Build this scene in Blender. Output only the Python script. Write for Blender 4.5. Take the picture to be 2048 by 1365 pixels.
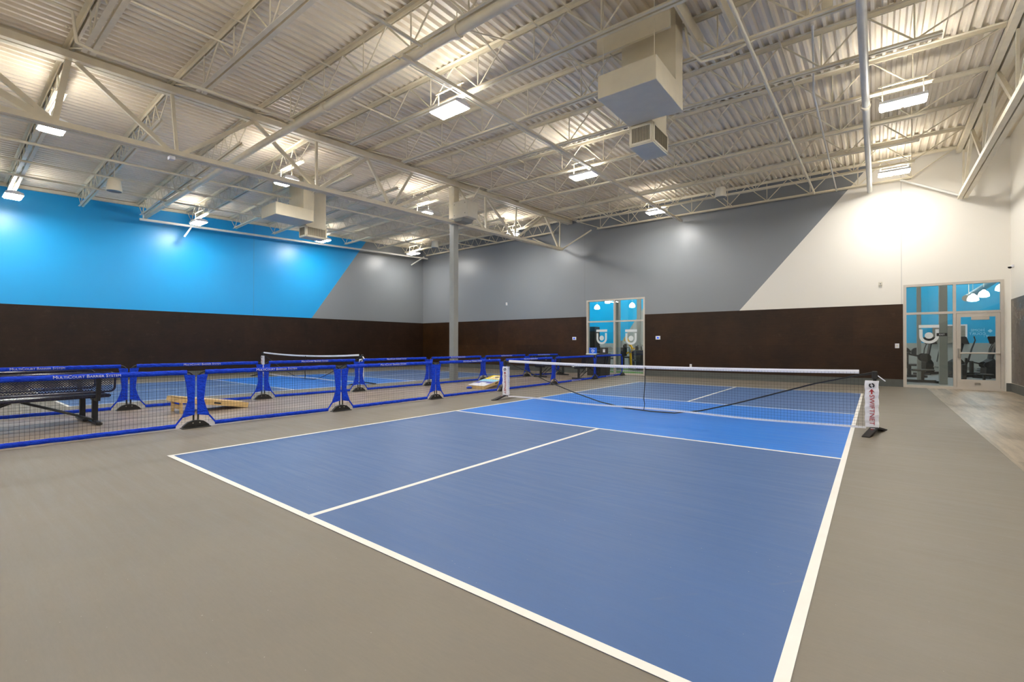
import bpy, math, random
from mathutils import Vector, Matrix
random.seed(7)
SC = bpy.context.scene
for o in list(bpy.data.objects): bpy.data.objects.remove(o)
COL = SC.collection

# ------------------------------------------------------------------ camera
F_PX, W_PX = 930.06, 2048.0
YAW, PIT, ROLL = -0.664, 0.007, 0.001
CAMPOS = Vector((6.355, -1.754, 1.276))
cam_d = bpy.data.cameras.new('camera'); cam = bpy.data.objects.new('camera', cam_d); COL.objects.link(cam)
fw = Vector((math.sin(YAW)*math.cos(PIT), math.cos(YAW)*math.cos(PIT), math.sin(PIT)))
rt = Vector((math.cos(YAW), -math.sin(YAW), 0)); up = rt.cross(fw)
r2 = rt*math.cos(ROLL)+up*math.sin(ROLL); u2 = -rt*math.sin(ROLL)+up*math.cos(ROLL)
M = Matrix((r2, u2, -fw)).transposed().to_4x4(); M.translation = CAMPOS
cam.matrix_world = M
cam_d.sensor_width = 36; cam_d.lens = 36*F_PX/W_PX; cam_d.clip_start = .05; cam_d.clip_end = 200
SC.camera = cam
# ------------------------------------------------------------------ world, exposure
wd = bpy.data.worlds.new('world'); SC.world = wd; wd.use_nodes = True
wd.node_tree.nodes['Background'].inputs[0].default_value = (.75, .8, .9, 1)
wd.node_tree.nodes['Background'].inputs[1].default_value = .05
SC.view_settings.view_transform = 'Standard'; SC.view_settings.look = 'None'
SC.view_settings.gamma = 1; SC.view_settings.use_curve_mapping = False
SC.view_settings.exposure = 0.85
LAMP = 96.0          # emission strength of the lamp lenses
UPGLOW = 66.0        # emission of the small uplight slots on the lamp housings

# ------------------------------------------------------------------ materials
def srgb(r, g, b):
    f = lambda c: (c/255/12.92 if c/255 <= .04045 else ((c/255+.055)/1.055)**2.4)
    return (f(r), f(g), f(b), 1)
MATS = {}
def nodes(name):
    m = bpy.data.materials.new(name); m.use_nodes = True; MATS[name] = m
    nt = m.node_tree; b = nt.nodes['Principled BSDF']
    return m, nt, b
def N(nt, t, **kw):
    n = nt.nodes.new(t)
    for k, v in kw.items(): setattr(n, k, v)
    return n
def mth(nt, op, a, b=None, c=None):
    n = nt.nodes.new('ShaderNodeMath'); n.operation = op
    for i, v in enumerate((a, b, c)):
        if v is None: continue
        if isinstance(v, (int, float)): n.inputs[i].default_value = v
        else: nt.links.new(v, n.inputs[i])
    return n.outputs[0]
def mixc(nt, fac, a, b, mode='MIX'):
    n = nt.nodes.new('ShaderNodeMix'); n.data_type = 'RGBA'; n.blend_type = mode
    for s, v in ((n.inputs[0], fac), (n.inputs[6], a), (n.inputs[7], b)):
        if isinstance(v, (int, float)): s.default_value = v
        elif isinstance(v, tuple): s.default_value = v
        else: nt.links.new(v, s)
    return n.outputs[2]
def pos(nt):
    g = nt.nodes.new('ShaderNodeNewGeometry'); s = nt.nodes.new('ShaderNodeSeparateXYZ')
    nt.links.new(g.outputs['Position'], s.inputs[0]); return g.outputs['Position'], s.outputs
def noise(nt, scale, detail=3, rough=.5, vec=None, stretch=None):
    n = nt.nodes.new('ShaderNodeTexNoise'); n.inputs['Scale'].default_value = scale
    n.inputs['Detail'].default_value = detail; n.inputs['Roughness'].default_value = rough
    if vec is None: vec = pos(nt)[0]
    if stretch:
        mp = nt.nodes.new('ShaderNodeMapping'); mp.inputs['Scale'].default_value = stretch[:3]
        if len(stretch) > 3: mp.inputs['Rotation'].default_value[2] = stretch[3]
        nt.links.new(vec, mp.inputs[0]); vec = mp.outputs[0]
    nt.links.new(vec, n.inputs['Vector']); return n.outputs['Fac']
def ramp(nt, f, lo, hi, a=0., b=1.):
    n = nt.nodes.new('ShaderNodeMapRange'); n.inputs[1].default_value = lo; n.inputs[2].default_value = hi
    n.inputs[3].default_value = a; n.inputs[4].default_value = b; nt.links.new(f, n.inputs[0]); return n.outputs[0]
def bump(nt, b, h, strength=.2, dist=.01):
    n = nt.nodes.new('ShaderNodeBump'); n.inputs['Strength'].default_value = strength; n.inputs['Distance'].default_value = dist
    nt.links.new(h, n.inputs['Height']); nt.links.new(n.outputs[0], b.inputs['Normal'])
def plain(name, col, rough=.5, metal=0, var=.08, scale=6., spec=.5):
    m, nt, b = nodes(name)
    n = noise(nt, scale)
    c = mixc(nt, ramp(nt, n, .3, .7), tuple(x*(1-var) for x in col[:3])+(1,), tuple(min(1, x*(1+var)) for x in col[:3])+(1,))
    nt.links.new(c, b.inputs['Base Color']); b.inputs['Roughness'].default_value = rough
    b.inputs['Metallic'].default_value = metal; b.inputs['Specular IOR Level'].default_value = spec
    return m
def emit(name, col, s):
    m, nt, b = nodes(name); nt.nodes.remove(b); e = nt.nodes.new('ShaderNodeEmission')
    e.inputs[0].default_value = col; e.inputs[1].default_value = s
    nt.links.new(e.outputs[0], nt.nodes['Material Output'].inputs[0]); return m

STEEL = plain('cream painted steel', srgb(232, 222, 198), .45, var=.05)
DECK = plain('cream painted deck', srgb(240, 229, 208), .5, var=.04, scale=2)
DUCT = plain('painted duct', srgb(224, 214, 190), .5, var=.03)
COLGREY = plain('grey column paint', srgb(146, 148, 144), .4, var=.04)
PIPE = plain('painted pipe', srgb(222, 220, 212), .35, var=.03)
BLACK = plain('black powder coat', (.012, .012, .013, 1), .35, var=.2)
BLACKM = plain('black matte plastic', (.014, .013, .012, 1), .55, var=.2)
NETM = plain('black net cord', (.015, .015, .015, 1), .8)
WHITE = plain('white vinyl', srgb(238, 238, 244), .5, var=.03)
RED = plain('red print', srgb(170, 40, 44), .6)
PRINT = plain('white print', srgb(205, 210, 230), .6, var=.03)
DARKPRINT = plain('dark print', (.015, .015, .02, 1), .6)
BENCH = plain('dark navy coated steel', (.014, .017, .045, 1), .16, var=.15)
LOUVER = plain('dark louver', srgb(120, 112, 92), .5)
ALU = plain('satin aluminium', srgb(205, 196, 184), .38, var=.03)
BINS = plain('dark grey bin plastic', srgb(48, 46, 44), .5)
SIGNB = plain('blue sign plastic', srgb(20, 95, 215), .4, var=.03)
VINYLG = plain('frosted white vinyl', srgb(225, 230, 230), .6, var=.02)
CREAMPL = plain('cream plastic', srgb(225, 218, 200), .45, var=.03)
YEL = plain('yellow paint', srgb(252, 214, 0), .5, var=.03)
BAGB = plain('blue bean bag cloth', srgb(30, 70, 190), .85)
SKYB = plain('light blue print', srgb(150, 215, 240), .5, var=.03)
VIOL = plain('violet blue print', srgb(105, 110, 190), .5, var=.03)
STAINL = plain('stainless steel', srgb(190, 186, 178), .28, metal=.9, var=.05)
YELM = plain('yellow machine paint', srgb(225, 175, 10), .4)
GREYM = plain('silver machine paint', srgb(150, 152, 150), .35)
BLUEE = emit('blue screen', (.03, .12, .9, 1), .7)
LENS = emit('lamp lens', (1, .972, .925, 1), LAMP)
UPL = emit('lamp uplight slot', (1, .955, .885, 1), UPGLOW)
PEND = emit('pendant lamp glow', (1, .96, .9, 1), 9)

# blue sleeve cloth with small folds
m, nt, b = nodes('blue nylon sleeve'); SLEEVE = m
n1 = noise(nt, 22, 4, .6, stretch=(1, .6, 1.6)); n2 = noise(nt, 5)
nt.links.new(mixc(nt, ramp(nt, n1, .3, .7), srgb(0, 40, 178), srgb(4, 74, 226)), b.inputs['Base Color'])
b.inputs['Roughness'].default_value = .55; b.inputs['Specular IOR Level'].default_value = .25; bump(nt, b, n1, .8, .03)

# walls: grey / white with a slanted colour border ; left: blue / grey
def wallpaint(name, colA, colB, x_axis, a0, slope, seams, seamaxis):
    m, nt, b = nodes(name); p, s = pos(nt)
    # colB where axis > a0 + slope*z
    bnd = mth(nt, 'MULTIPLY_ADD', s[2], slope, a0)
    f = mth(nt, 'GREATER_THAN', s[x_axis], bnd)
    c = mixc(nt, f, colA, colB)
    sm = None
    for q in seams:
        d = mth(nt, 'ABSOLUTE', mth(nt, 'SUBTRACT', s[seamaxis], q))
        l = mth(nt, 'LESS_THAN', d, .011)
        sm = l if sm is None else mth(nt, 'MAXIMUM', sm, l)
    if sm is not None: c = mixc(nt, mth(nt, 'MULTIPLY', sm, .28), c, (.12, .12, .12, 1))
    nt.links.new(c, b.inputs['Base Color']); b.inputs['Roughness'].default_value = .38; b.inputs['Specular IOR Level'].default_value = .65
    bump(nt, b, noise(nt, 55, 2), .06, .004); return m
GREYW, WHITEW, BLUEW = srgb(136, 140, 144), srgb(241, 236, 225), srgb(0, 160, 228)
WBACK = wallpaint('painted back wall', GREYW, WHITEW, 0, .33, .8566, (-3.85, 6.97), 0)
WLEFT = wallpaint('painted left wall', BLUEW, srgb(130, 134, 138), 1, 7.90, .7160, (-.9, 7.09), 1)
WRIGHT = wallpaint('painted right wall', WHITEW, WHITEW, 1, 99, 0, (8.5, .9), 1)
GYMBLUE = plain('gym blue wall', srgb(0, 168, 222), .5, var=.02)
GYMGREY = plain('gym grey wall', srgb(160, 165, 162), .5, var=.02)
BASEM = plain('grey vinyl base', srgb(88, 90, 86), .5)

# brown panels
def panelmat(name, dark, light, rough, axis, off=0.):
    m, nt, b = nodes(name); p, s = pos(nt)
    cx = N(nt, 'ShaderNodeCombineXYZ'); nt.links.new(mth(nt, 'ADD', s[axis], off), cx.inputs[0]); nt.links.new(mth(nt, 'SUBTRACT', s[2], .02), cx.inputs[1])
    br = N(nt, 'ShaderNodeTexBrick'); nt.links.new(cx.outputs[0], br.inputs[0])
    br.inputs['Scale'].default_value = 1; br.inputs['Brick Width'].default_value = 2.44; br.inputs['Row Height'].default_value = 1.225
    br.inputs['Mortar Size'].default_value = .003; br.inputs['Mortar Smooth'].default_value = 0
    br.inputs['Color1'].default_value = (.32, .32, .32, 1); br.inputs['Color2'].default_value = (.85, .85, .85, 1); br.inputs['Mortar'].default_value = (0, 0, 0, 1)
    st = (1, 1, 14, 0); grain = noise(nt, 3, 5, .65, stretch=(1.2, 1.2, 22)); blot = noise(nt, 1.1, 6, .7); sc = noise(nt, 3.3, 8, .75)
    f = mth(nt, 'ADD', mth(nt, 'MULTIPLY', ramp(nt, grain, .3, .7), .35), mth(nt, 'MULTIPLY', ramp(nt, blot, .3, .75), .65))
    c = mixc(nt, f, dark, light)
    c = mixc(nt, ramp(nt, sc, .58, .80, 0, .4), c, srgb(112, 88, 68))
    c = mixc(nt, .62, c, br.outputs['Color'], 'MULTIPLY')
    nt.links.new(c, b.inputs['Base Color']); b.inputs['Specular IOR Level'].default_value = .3
    nt.links.new(ramp(nt, sc, .3, .8, rough-.08, rough+.15), b.inputs['Roughness'])
    return m
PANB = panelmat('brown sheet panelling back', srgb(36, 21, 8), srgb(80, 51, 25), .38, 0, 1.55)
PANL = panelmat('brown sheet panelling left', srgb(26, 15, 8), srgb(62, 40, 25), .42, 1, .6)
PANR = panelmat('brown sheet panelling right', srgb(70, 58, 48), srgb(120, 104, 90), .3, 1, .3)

# grey court floor
def floormat(name, base, spread, rough):
    m, nt, b = nodes(name)
    lg = noise(nt, .9, 5, .6); st = noise(nt, 3, 6, .7, stretch=(.35, 5, 1, .25)); fine = noise(nt, 26, 4, .7, stretch=(.5, 3, 1, .2))
    dk = tuple(x*(1-spread) for x in base[:3])+(1,); lt = tuple(min(1, x*(1+spread)) for x in base[:3])+(1,)
    f = mth(nt, 'ADD', mth(nt, 'MULTIPLY', ramp(nt, lg, .3, .7), .4), mth(nt, 'ADD', mth(nt, 'MULTIPLY', ramp(nt, st, .3, .7), .35), mth(nt, 'MULTIPLY', ramp(nt, fine, .3, .7), .25)))
    c = mixc(nt, f, dk, lt)
    # faint straight scratches of several directions
    for rot, sc, amt in ((.5, 1.1, .16), (1.35, .8, .12), (2.3, 1.3, .1)):
        w = N(nt, 'ShaderNodeTexWave'); w.bands_direction = 'Y'; w.inputs['Scale'].default_value = .16*sc
        w.inputs['Distortion'].default_value = 1.6; w.inputs['Detail'].default_value = 2; w.inputs['Detail Scale'].default_value = .5
        mp = N(nt, 'ShaderNodeMapping'); mp.inputs['Rotation'].default_value[2] = rot; nt.links.new(pos(nt)[0], mp.inputs[0]); nt.links.new(mp.outputs[0], w.inputs[0])
        brk = ramp(nt, noise(nt, 1.7*sc, 3, .5, stretch=(1, 1.4, 1, rot)), .52, .6)
        l = mth(nt, 'MULTIPLY', ramp(nt, w.outputs['Fac'], .9992, 1., 0, 1), brk)
        c = mixc(nt, mth(nt, 'MULTIPLY', l, amt), c, lt if rot < 2 else (.25, .23, .2, 1))
    sp = noise(nt, 60, 1, .5)
    c = mixc(nt, ramp(nt, sp, .80, .82, 0, .5), c, (.6, .58, .5, 1))
    nt.links.new(c, b.inputs['Base Color']); b.inputs['Roughness'].default_value = rough
    nt.links.new(ramp(nt, st, .3, .7, rough-.05, rough+.1), b.inputs['Roughness'])
    bump(nt, b, lg, .05, .03); return m
FLOORM = floormat('grey cushioned court floor', srgb(122, 114, 101), .14, .52)
COURTD = floormat('slate blue court paint', srgb(68, 100, 150), .11, .48)
COURTK = floormat('bright blue court paint', srgb(12, 112, 206), .08, .48)
LINEM = plain('white court line paint', srgb(240, 236, 228), .5, var=.02)

def plankmat(name, dark, light, rough):
    m, nt, b = nodes(name); p, s = pos(nt)
    cx = N(nt, 'ShaderNodeCombineXYZ'); nt.links.new(s[1], cx.inputs[0]); nt.links.new(s[0], cx.inputs[1])
    br = N(nt, 'ShaderNodeTexBrick'); nt.links.new(cx.outputs[0], br.inputs[0]); br.offset = .37; br.offset_frequency = 3
    br.inputs['Scale'].default_value = 1; br.inputs['Brick Width'].default_value = 1.22; br.inputs['Row Height'].default_value = .18
    br.inputs['Mortar Size'].default_value = .0015; br.inputs['Color1'].default_value = (0, 0, 0, 1); br.inputs['Color2'].default_value = (1, 1, 1, 1); br.inputs['Mortar'].default_value = (.3, .3, .3, 1)
    g = noise(nt, 3, 5, .65, stretch=(5, .5, 1)); g2 = noise(nt, 1.2, 3)
    f = mth(nt, 'ADD', mth(nt, 'MULTIPLY', br.outputs['Color'], .4), mth(nt, 'MULTIPLY', ramp(nt, g, .25, .75), .6))
    c = mixc(nt, f, dark, light); nt.links.new(c, b.inputs['Base Color'])
    b.inputs['Roughness'].default_value = rough; return m
WOODR = plankmat('greige wood look planks', srgb(92, 80, 64), srgb(188, 172, 148), .34)
WOODL = plankmat('walkway wood look planks', srgb(104, 90, 78), srgb(184, 168, 152), .34)
PLYW = plankmat('cornhole plywood', srgb(196, 160, 100), srgb(232, 202, 146), .5)
TURF = plain('green turf', srgb(70, 120, 30), .9, var=.3, scale=120)
STONE = panelmat('stone tile', srgb(110, 106, 100), srgb(190, 184, 172), .6, 0)

m, nt, b = nodes('window glass'); GLASS = m
nt.nodes.remove(b); tr = N(nt, 'ShaderNodeBsdfTransparent'); gl = N(nt, 'ShaderNodeBsdfGlossy'); mx = N(nt, 'ShaderNodeMixShader'); fr = N(nt, 'ShaderNodeFresnel')
tr.inputs[0].default_value = (.93, .96, .95, 1); gl.inputs['Roughness'].default_value = .01; fr.inputs[0].default_value = 1.5
nt.links.new(mth(nt, 'MULTIPLY', fr.outputs[0], 1.3), mx.inputs[0]); nt.links.new(tr.outputs[0], mx.inputs[1]); nt.links.new(gl.outputs[0], mx.inputs[2]); nt.links.new(mx.outputs[0], nt.nodes['Material Output'].inputs[0])

# ------------------------------------------------------------------ mesh builder
class MB:
    def __init__(s): s.v = []; s.f = []; s.sm = []
    def add(s, v, f, smooth=False):
        o = len(s.v); s.v += [tuple(x) for x in v]; s.f += [tuple(i+o for i in q) for q in f]; s.sm += [smooth]*len(f); return s
    def box(s, a, b):
        x0, y0, z0 = a; x1, y1, z1 = b
        return s.add([(x0,y0,z0),(x1,y0,z0),(x1,y1,z0),(x0,y1,z0),(x0,y0,z1),(x1,y0,z1),(x1,y1,z1),(x0,y1,z1)],
                     [(3,2,1,0),(4,5,6,7),(0,1,5,4),(1,2,6,5),(2,3,7,6),(3,0,4,7)])
    def cbox(s, a, b, c=.01):   # box with chamfered edges
        x0, y0, z0 = a; x1, y1, z1 = b; c = min(c, (x1-x0)/3, (y1-y0)/3, (z1-z0)/3)
        ring = lambda z, i: [(x0+i+c,y0+i,z),(x1-i-c,y0+i,z),(x1-i,y0+i+c,z),(x1-i,y1-i-c,z),(x1-i-c,y1-i,z),(x0+i+c,y1-i,z),(x0+i,y1-i-c,z),(x0+i,y0+i+c,z)]
        R = [ring(z0, c), ring(z0+c, 0), ring(z1-c, 0), ring(z1, c)]; v = sum(R, []); f = [tuple(range(7, -1, -1)), tuple(range(24, 32))]
        for k in range(3):
            for i in range(8): j = (i+1) % 8; f.append((k*8+i, k*8+j, k*8+8+j, k*8+8+i))
        return s.add(v, f)
    def bar(s, p0, p1, w, h=None, upv=(0, 0, 1)):
        h = h or w; p0 = Vector(p0); p1 = Vector(p1); d = (p1-p0).normalized(); U = Vector(upv)
        if abs(d.dot(U)) > .98: U = Vector((1, 0, 0)) if abs(d.x) < .9 else Vector((0, 1, 0))
        sd = d.cross(U).normalized()*(w/2); U2 = sd.cross(d).normalized()*(h/2)
        v = []
        for p in (p0, p1): v += [p-sd-U2, p+sd-U2, p+sd+U2, p-sd+U2]
        return s.add(v, [(3,2,1,0),(4,5,6,7),(0,1,5,4),(1,2,6,5),(2,3,7,6),(3,0,4,7)])
    def tube(s, pts, r, seg=8, caps=True, ry=None, jitter=0):
        pts = [Vector(p) for p in pts]; n = len(pts); v = []; prev = None
        for i, p in enumerate(pts):
            d = (pts[min(i+1, n-1)]-pts[max(i-1, 0)]).normalized()
            U = Vector((0, 0, 1)) if prev is None else prev
            if abs(d.dot(U)) > .97 and prev is None: U = Vector((1, 0, 0))
            sd = d.cross(U).normalized(); U = sd.cross(d).normalized(); prev = U
            for k in range(seg):
                a = 2*math.pi*k/seg; rr = 1+random.uniform(-jitter, jitter)
                v.append(p+sd*(math.cos(a)*r*rr)+U*(math.sin(a)*(ry or r)*rr))
        f = []
        for i in range(n-1):
            for k in range(seg): j = (k+1) % seg; f.append((i*seg+k, i*seg+j, (i+1)*seg+j, (i+1)*seg+k))
        s.add(v, f, True)
        if caps: s.add(v[:seg], [tuple(range(seg-1, -1, -1))]); s.add(v[-seg:], [tuple(range(seg))])
        return s
    def lathe(s, prof, c, seg=24):
        v = []
        for r, z in prof:
            for k in range(seg): a = 2*math.pi*k/seg; v.append((c[0]+r*math.cos(a), c[1]+r*math.sin(a), c[2]+z))
        f = []
        for i in range(len(prof)-1):
            for k in range(seg): j = (k+1) % seg; f.append((i*seg+k, i*seg+j, (i+1)*seg+j, (i+1)*seg+k))
        return s.add(v, f, True)
    def prism(s, poly, y0, y1, plane='xz'):
        n = len(poly); mk = {'xz': lambda a, b, t: (a, t, b), 'yz': lambda a, b, t: (t, a, b), 'xy': lambda a, b, t: (a, b, t)}[plane]
        v = [mk(a, b, y0) for a, b in poly]+[mk(a, b, y1) for a, b in poly]
        f = [tuple(range(n)), tuple(range(2*n-1, n-1, -1))]+[(i, n+i, n+(i+1) % n, (i+1) % n) for i in range(n)]
        return s.add(v, f)
    def build(s, name, mat, parent=None, mtx=None):
        me = bpy.data.meshes.new(name); me.from_pydata(s.v, [], s.f); me.materials.append(mat)
        me.polygons.foreach_set('use_smooth', s.sm); me.update()
        import bmesh
        bm = bmesh.new(); bm.from_mesh(me); bmesh.ops.recalc_face_normals(bm, faces=bm.faces); bm.to_mesh(me); bm.free()
        o = bpy.data.objects.new(name, me); COL.objects.link(o)
        if parent is not None: o.parent = parent
        if mtx is not None: o.matrix_local = mtx
        return o
def tag(o, label=None, cat=None, group=None, kind=None):
    if label: o['label'] = label
    if cat: o['category'] = cat
    if group: o['group'] = group
    if kind: o['kind'] = kind
    return o
def thing(name, label, cat, loc=(0, 0, 0), rz=0, group=None):
    o = bpy.data.objects.new(name, None); COL.objects.link(o); o.location = loc; o.rotation_euler = (0, 0, rz)
    o.empty_display_size = .1; bpy.context.view_layer.update()
    return tag(o, label, cat, group)
def kids(o): return [c for c in bpy.data.objects if c.parent == o]
def copy_tree(o, parent=None):
    c = o.copy(); COL.objects.link(c); c.parent = parent
    for ch in kids(o): copy_tree(ch, c)
    return c
def struct(name, mb, mat): return tag(mb.build(name, mat), kind='structure')
def text_mb(body, size, smallcaps=False, ext=.0015, align='CENTER', shear=0):
    cu = bpy.data.curves.new('t', 'FONT'); cu.body = body; cu.size = size; cu.extrude = ext; cu.align_x = align; cu.align_y = 'CENTER'; cu.shear = shear
    cu.resolution_u = 2
    if smallcaps:
        cu.small_caps_scale = .78
        for ch in cu.body_format: ch.use_small_caps = True
    ob = bpy.data.objects.new('t', cu); COL.objects.link(ob)
    bpy.context.view_layer.update()
    me = ob.evaluated_get(bpy.context.evaluated_depsgraph_get()).to_mesh()
    mb = MB(); mb.add([v.co.copy() for v in me.vertices], [tuple(p.vertices) for p in me.polygons])
    bpy.data.objects.remove(ob); bpy.data.curves.remove(cu); return mb
RX90 = Matrix.Rotation(math.pi/2, 4, 'X')

# ================================================================== SETTING
XL, XR, YB, YF, ZT = -14.6, 9.25, 16.54, -9.0, 7.6
# floor
struct('floor', MB().box((XL-.2, YF-.2, -.2), (XR+.2, YB+.2, 0)), FLOORM)
struct('floor_2', MB().box((7.52, YF, 0), (XR, YB, .002)), WOODR)
struct('floor_3', MB().prism([(-5.1, YF), (-1.86, YF), (-1.84, 0), (-1.68, 8), (-1.8, YB), (-4.2, YB), (-4.55, 8), (-5.05, 0)], 0, .002, 'xy'), WOODL)
# walls
wb = MB(); T = .24
WX0, WX1, WZ1 = -3.73, -1.10, 3.20
DX0, DX1, DZ1 = 7.03, 9.10, 3.05
wb.box((XL-T, YB, 0), (WX0, YB+T, ZT)); wb.box((WX0, YB, WZ1), (WX1, YB+T, ZT)); wb.box((WX1, YB, 0), (DX0, YB+T, ZT))
wb.box((DX0, YB, DZ1), (DX1, YB+T, ZT)); wb.box((DX1, YB, 0), (XR+T, YB+T, ZT))
struct('wall_back', wb, WBACK)
struct('wall_left', MB().box((XL-T, YF, 0), (XL, YB, ZT)), WLEFT)
struct('wall_right', MB().box((XR, YF, 0), (XR+T, YB, ZT)), WRIGHT)
struct('wall_front', MB().box((XL-T, YF-T, 0), (XR+T, YF, ZT)), WRIGHT)
PZ = 2.5
pb = MB(); pb.box((XL+.02, YB-.02, .23), (WX0-.03, YB, PZ)); struct('trim_1', pb, PANB)
struct('trim_2', MB().box((WX1+.03, YB-.02, .23), (DX0-.03, YB, PZ)), PANB)
struct('trim_3', MB().box((XL, YF, .23), (XL+.02, YB, PZ)), PANL)
struct('trim_4', MB().box((XR-.02, YF, .25), (XR, YB-.12, PZ)), PANR)
bb = MB(); bb.box((XL+.015, YB-.015, 0), (WX0-.03, YB, .23)); bb.box((WX1+.03, YB-.015, 0), (DX0-.03, YB, .23)); bb.box((DX1+.05, YB-.015, 0), (XR, YB, .23))
struct('baseboard_back', bb, BASEM)
struct('baseboard_left', MB().box((XL, YF, 0), (XL+.015, YB, .23)), BASEM)
struct('baseboard_right', MB().box((XR-.015, YF, 0), (XR, YB-.02, .23)), BASEM)

# ---------------------------------------------------------------- roof
GY = [-1.7, -.11, 1.45, 3.03, 4.53, 6.0, 7.57, 9.24, 10.83, 12.68, 14.52, 16.15]
LY = [-1.7, -.1, 1.5, 3.1, 4.6, 6.12, 7.64, 9.3, 11.1, 12.97, 14.77, 16.3]
RY = [-1.6, .05, 1.7, 3.35, 5.0, 6.6, 8.25, 9.92, 11.55, 13.12, 14.8, 16.35]
def gx(y): return -5.12+.036*y
def zG(y): return 6.62+.018*y
def zL(y): return 6.2+.042*y
def zR(y): return 6.9
def nodes_at(j):
    return (Vector((XL, LY[j], zL(LY[j]))), Vector((gx(GY[j]), GY[j], zG(GY[j]))), Vector((8.3, RY[j], zR(RY[j]))), Vector((XR, RY[j], zR(RY[j]))))
rows = [nodes_at(j) for j in range(len(GY))]
def shift(row, y): return tuple(Vector((p.x, y, {0: zL, 1: zG, 2: zR, 3: zR}[i](y))) for i, p in enumerate(row))
rows = [shift(rows[0], YF-.1), shift(rows[0], -5.0)]+rows+[shift(rows[-1], YB+.05)]
def on_row(row, x):
    for a, b in zip(row, row[1:]):
        if x <= b.x or b is row[-1]: t = (x-a.x)/(b.x-a.x); return a.lerp(b, t)
P_, DEEP = .165, .055
xs = []; k = 0; x = XL-.05
while x < XR+.1:
    xs += [(x, 0), (x+.05, 0), (x+.075, DEEP), (x+.14, DEEP)]; x += P_
v = []; f = []; n = len(xs)
for row in rows:
    for (xx, dz) in xs: q = on_row(row, xx); v.append((xx, q.y, q.z+dz))
for i in range(len(rows)-1):
    for k in range(n-1): f.append((i*n+k, i*n+k+1, (i+1)*n+k+1, (i+1)*n+k))
md = MB(); md.add(v, f); cv_ = []; cf_ = []      # flat roof skin above the flutes
for row in rows:
    for q in row: cv_.append((q.x + (-.2 if q is row[0] else .2 if q is row[-1] else 0), q.y, q.z+.12))
for i in range(len(rows)-1):
    for k in range(3): cf_.append((i*4+k, i*4+k+1, i*4+5+k, i*4+4+k))
md.add(cv_, cf_)
struct('ceiling', md, DECK)
# ledger angles along the walls under the deck
lg = MB()
for a, b in zip(rows, rows[1:]): lg.bar(a[0]+Vector((.05, 0, -.06)), b[0]+Vector((.05, 0, -.06)), .1, .1)
struct('trim_5', lg, STEEL)

# ---------------------------------------------------------------- joists
ORD = ['first', 'second', 'third', 'fourth', 'fifth', 'sixth', 'seventh', 'eighth', 'ninth', 'tenth', 'eleventh', 'twelfth']
def dbl(mb, a, b, w, h, gap):      # double angle chord
    d = (b-a).normalized(); sd = d.cross(Vector((0, 0, 1))).normalized()
    for sgn in (-1, 1):
        o = sd*sgn*(gap/2+.004)
        mb.bar(a+o, b+o, .008, h); o2 = sd*sgn*(gap/2+w/2); mb.bar(a+o2+Vector((0, 0, h/2 if h > 0 else 0)), b+o2+Vector((0, 0, h/2)), w, .008)
def dblb(mb, a, b, w, h, gap):     # bottom chord: flats at the bottom
    d = (b-a).normalized(); sd = d.cross(Vector((0, 0, 1))).normalized()
    for sgn in (-1, 1):
        o = sd*sgn*(gap/2+.004); mb.bar(a+o, b+o, .008, h)
        o2 = sd*sgn*(gap/2+w/2); mb.bar(a+o2-Vector((0, 0, h/2)), b+o2-Vector((0, 0, h/2)), w, .008)
def joist(pA, pB, depth, panel, insA, insB, label, group, first_off, heavy=False):
    t = thing('roof_joist', label, 'joist', pA, 0, group)
    A = Vector((0, 0, -.04)); B = pB-pA+Vector((0, 0, -.04)); d = (B-A); L = d.length; d.normalize()
    tc = MB(); dbl(tc, A, B, .065, .07, .03); tc.build('top_chord', STEEL, t)
    dz = Vector((0, 0, -depth+.07)); w = .07 if heavy else .05
    bc = MB(); dblb(bc, A+d*insA+dz, A+d*(L-insB)+dz, w, .055, .035); bc.build('bottom_chord', STEEL, t)
    wm = MB(); s = insA+first_off; nodes_ = []
    while s < L-insB: nodes_.append(s); s += panel
    r = .0155 if panel > 1 else .012
    top0 = A+d*.12
    def seg(a, b, rr=r): wm.tube([a, b], rr, 5)
    seg(top0, A+d*nodes_[0]+dz, r)
    for i, s in enumerate(nodes_):
        bn = A+d*s+dz
        if panel > 1: seg(bn, A+d*s, r*.8)
        if i+1 < len(nodes_):
            tn = A+d*(s+panel/2); seg(bn, tn); seg(tn, A+d*(s+panel)+dz)
        else: seg(bn, A+d*(L-.15))
    wm.build('web', STEEL, t)
    return t
NJ = len(GY)
for j in range(NJ):
    l, g, r, w = nodes_at(j); kfar = NJ-1-j
    joist(g, r, .70, 1.26, 1.5, 1.1, 'cream open-web joist right of the column girder, %s from the back wall' % ORD[kfar], 'roof joists right of the column girder', .15, heavy=(j in (1, 2)))
    joist(l, g, .53, .58, .55, .7, 'cream open-web joist left of the column girder, %s from the back wall' % ORD[kfar], 'roof joists left of the column girder', .06, heavy=(j == 1))
    if kfar: None
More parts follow.
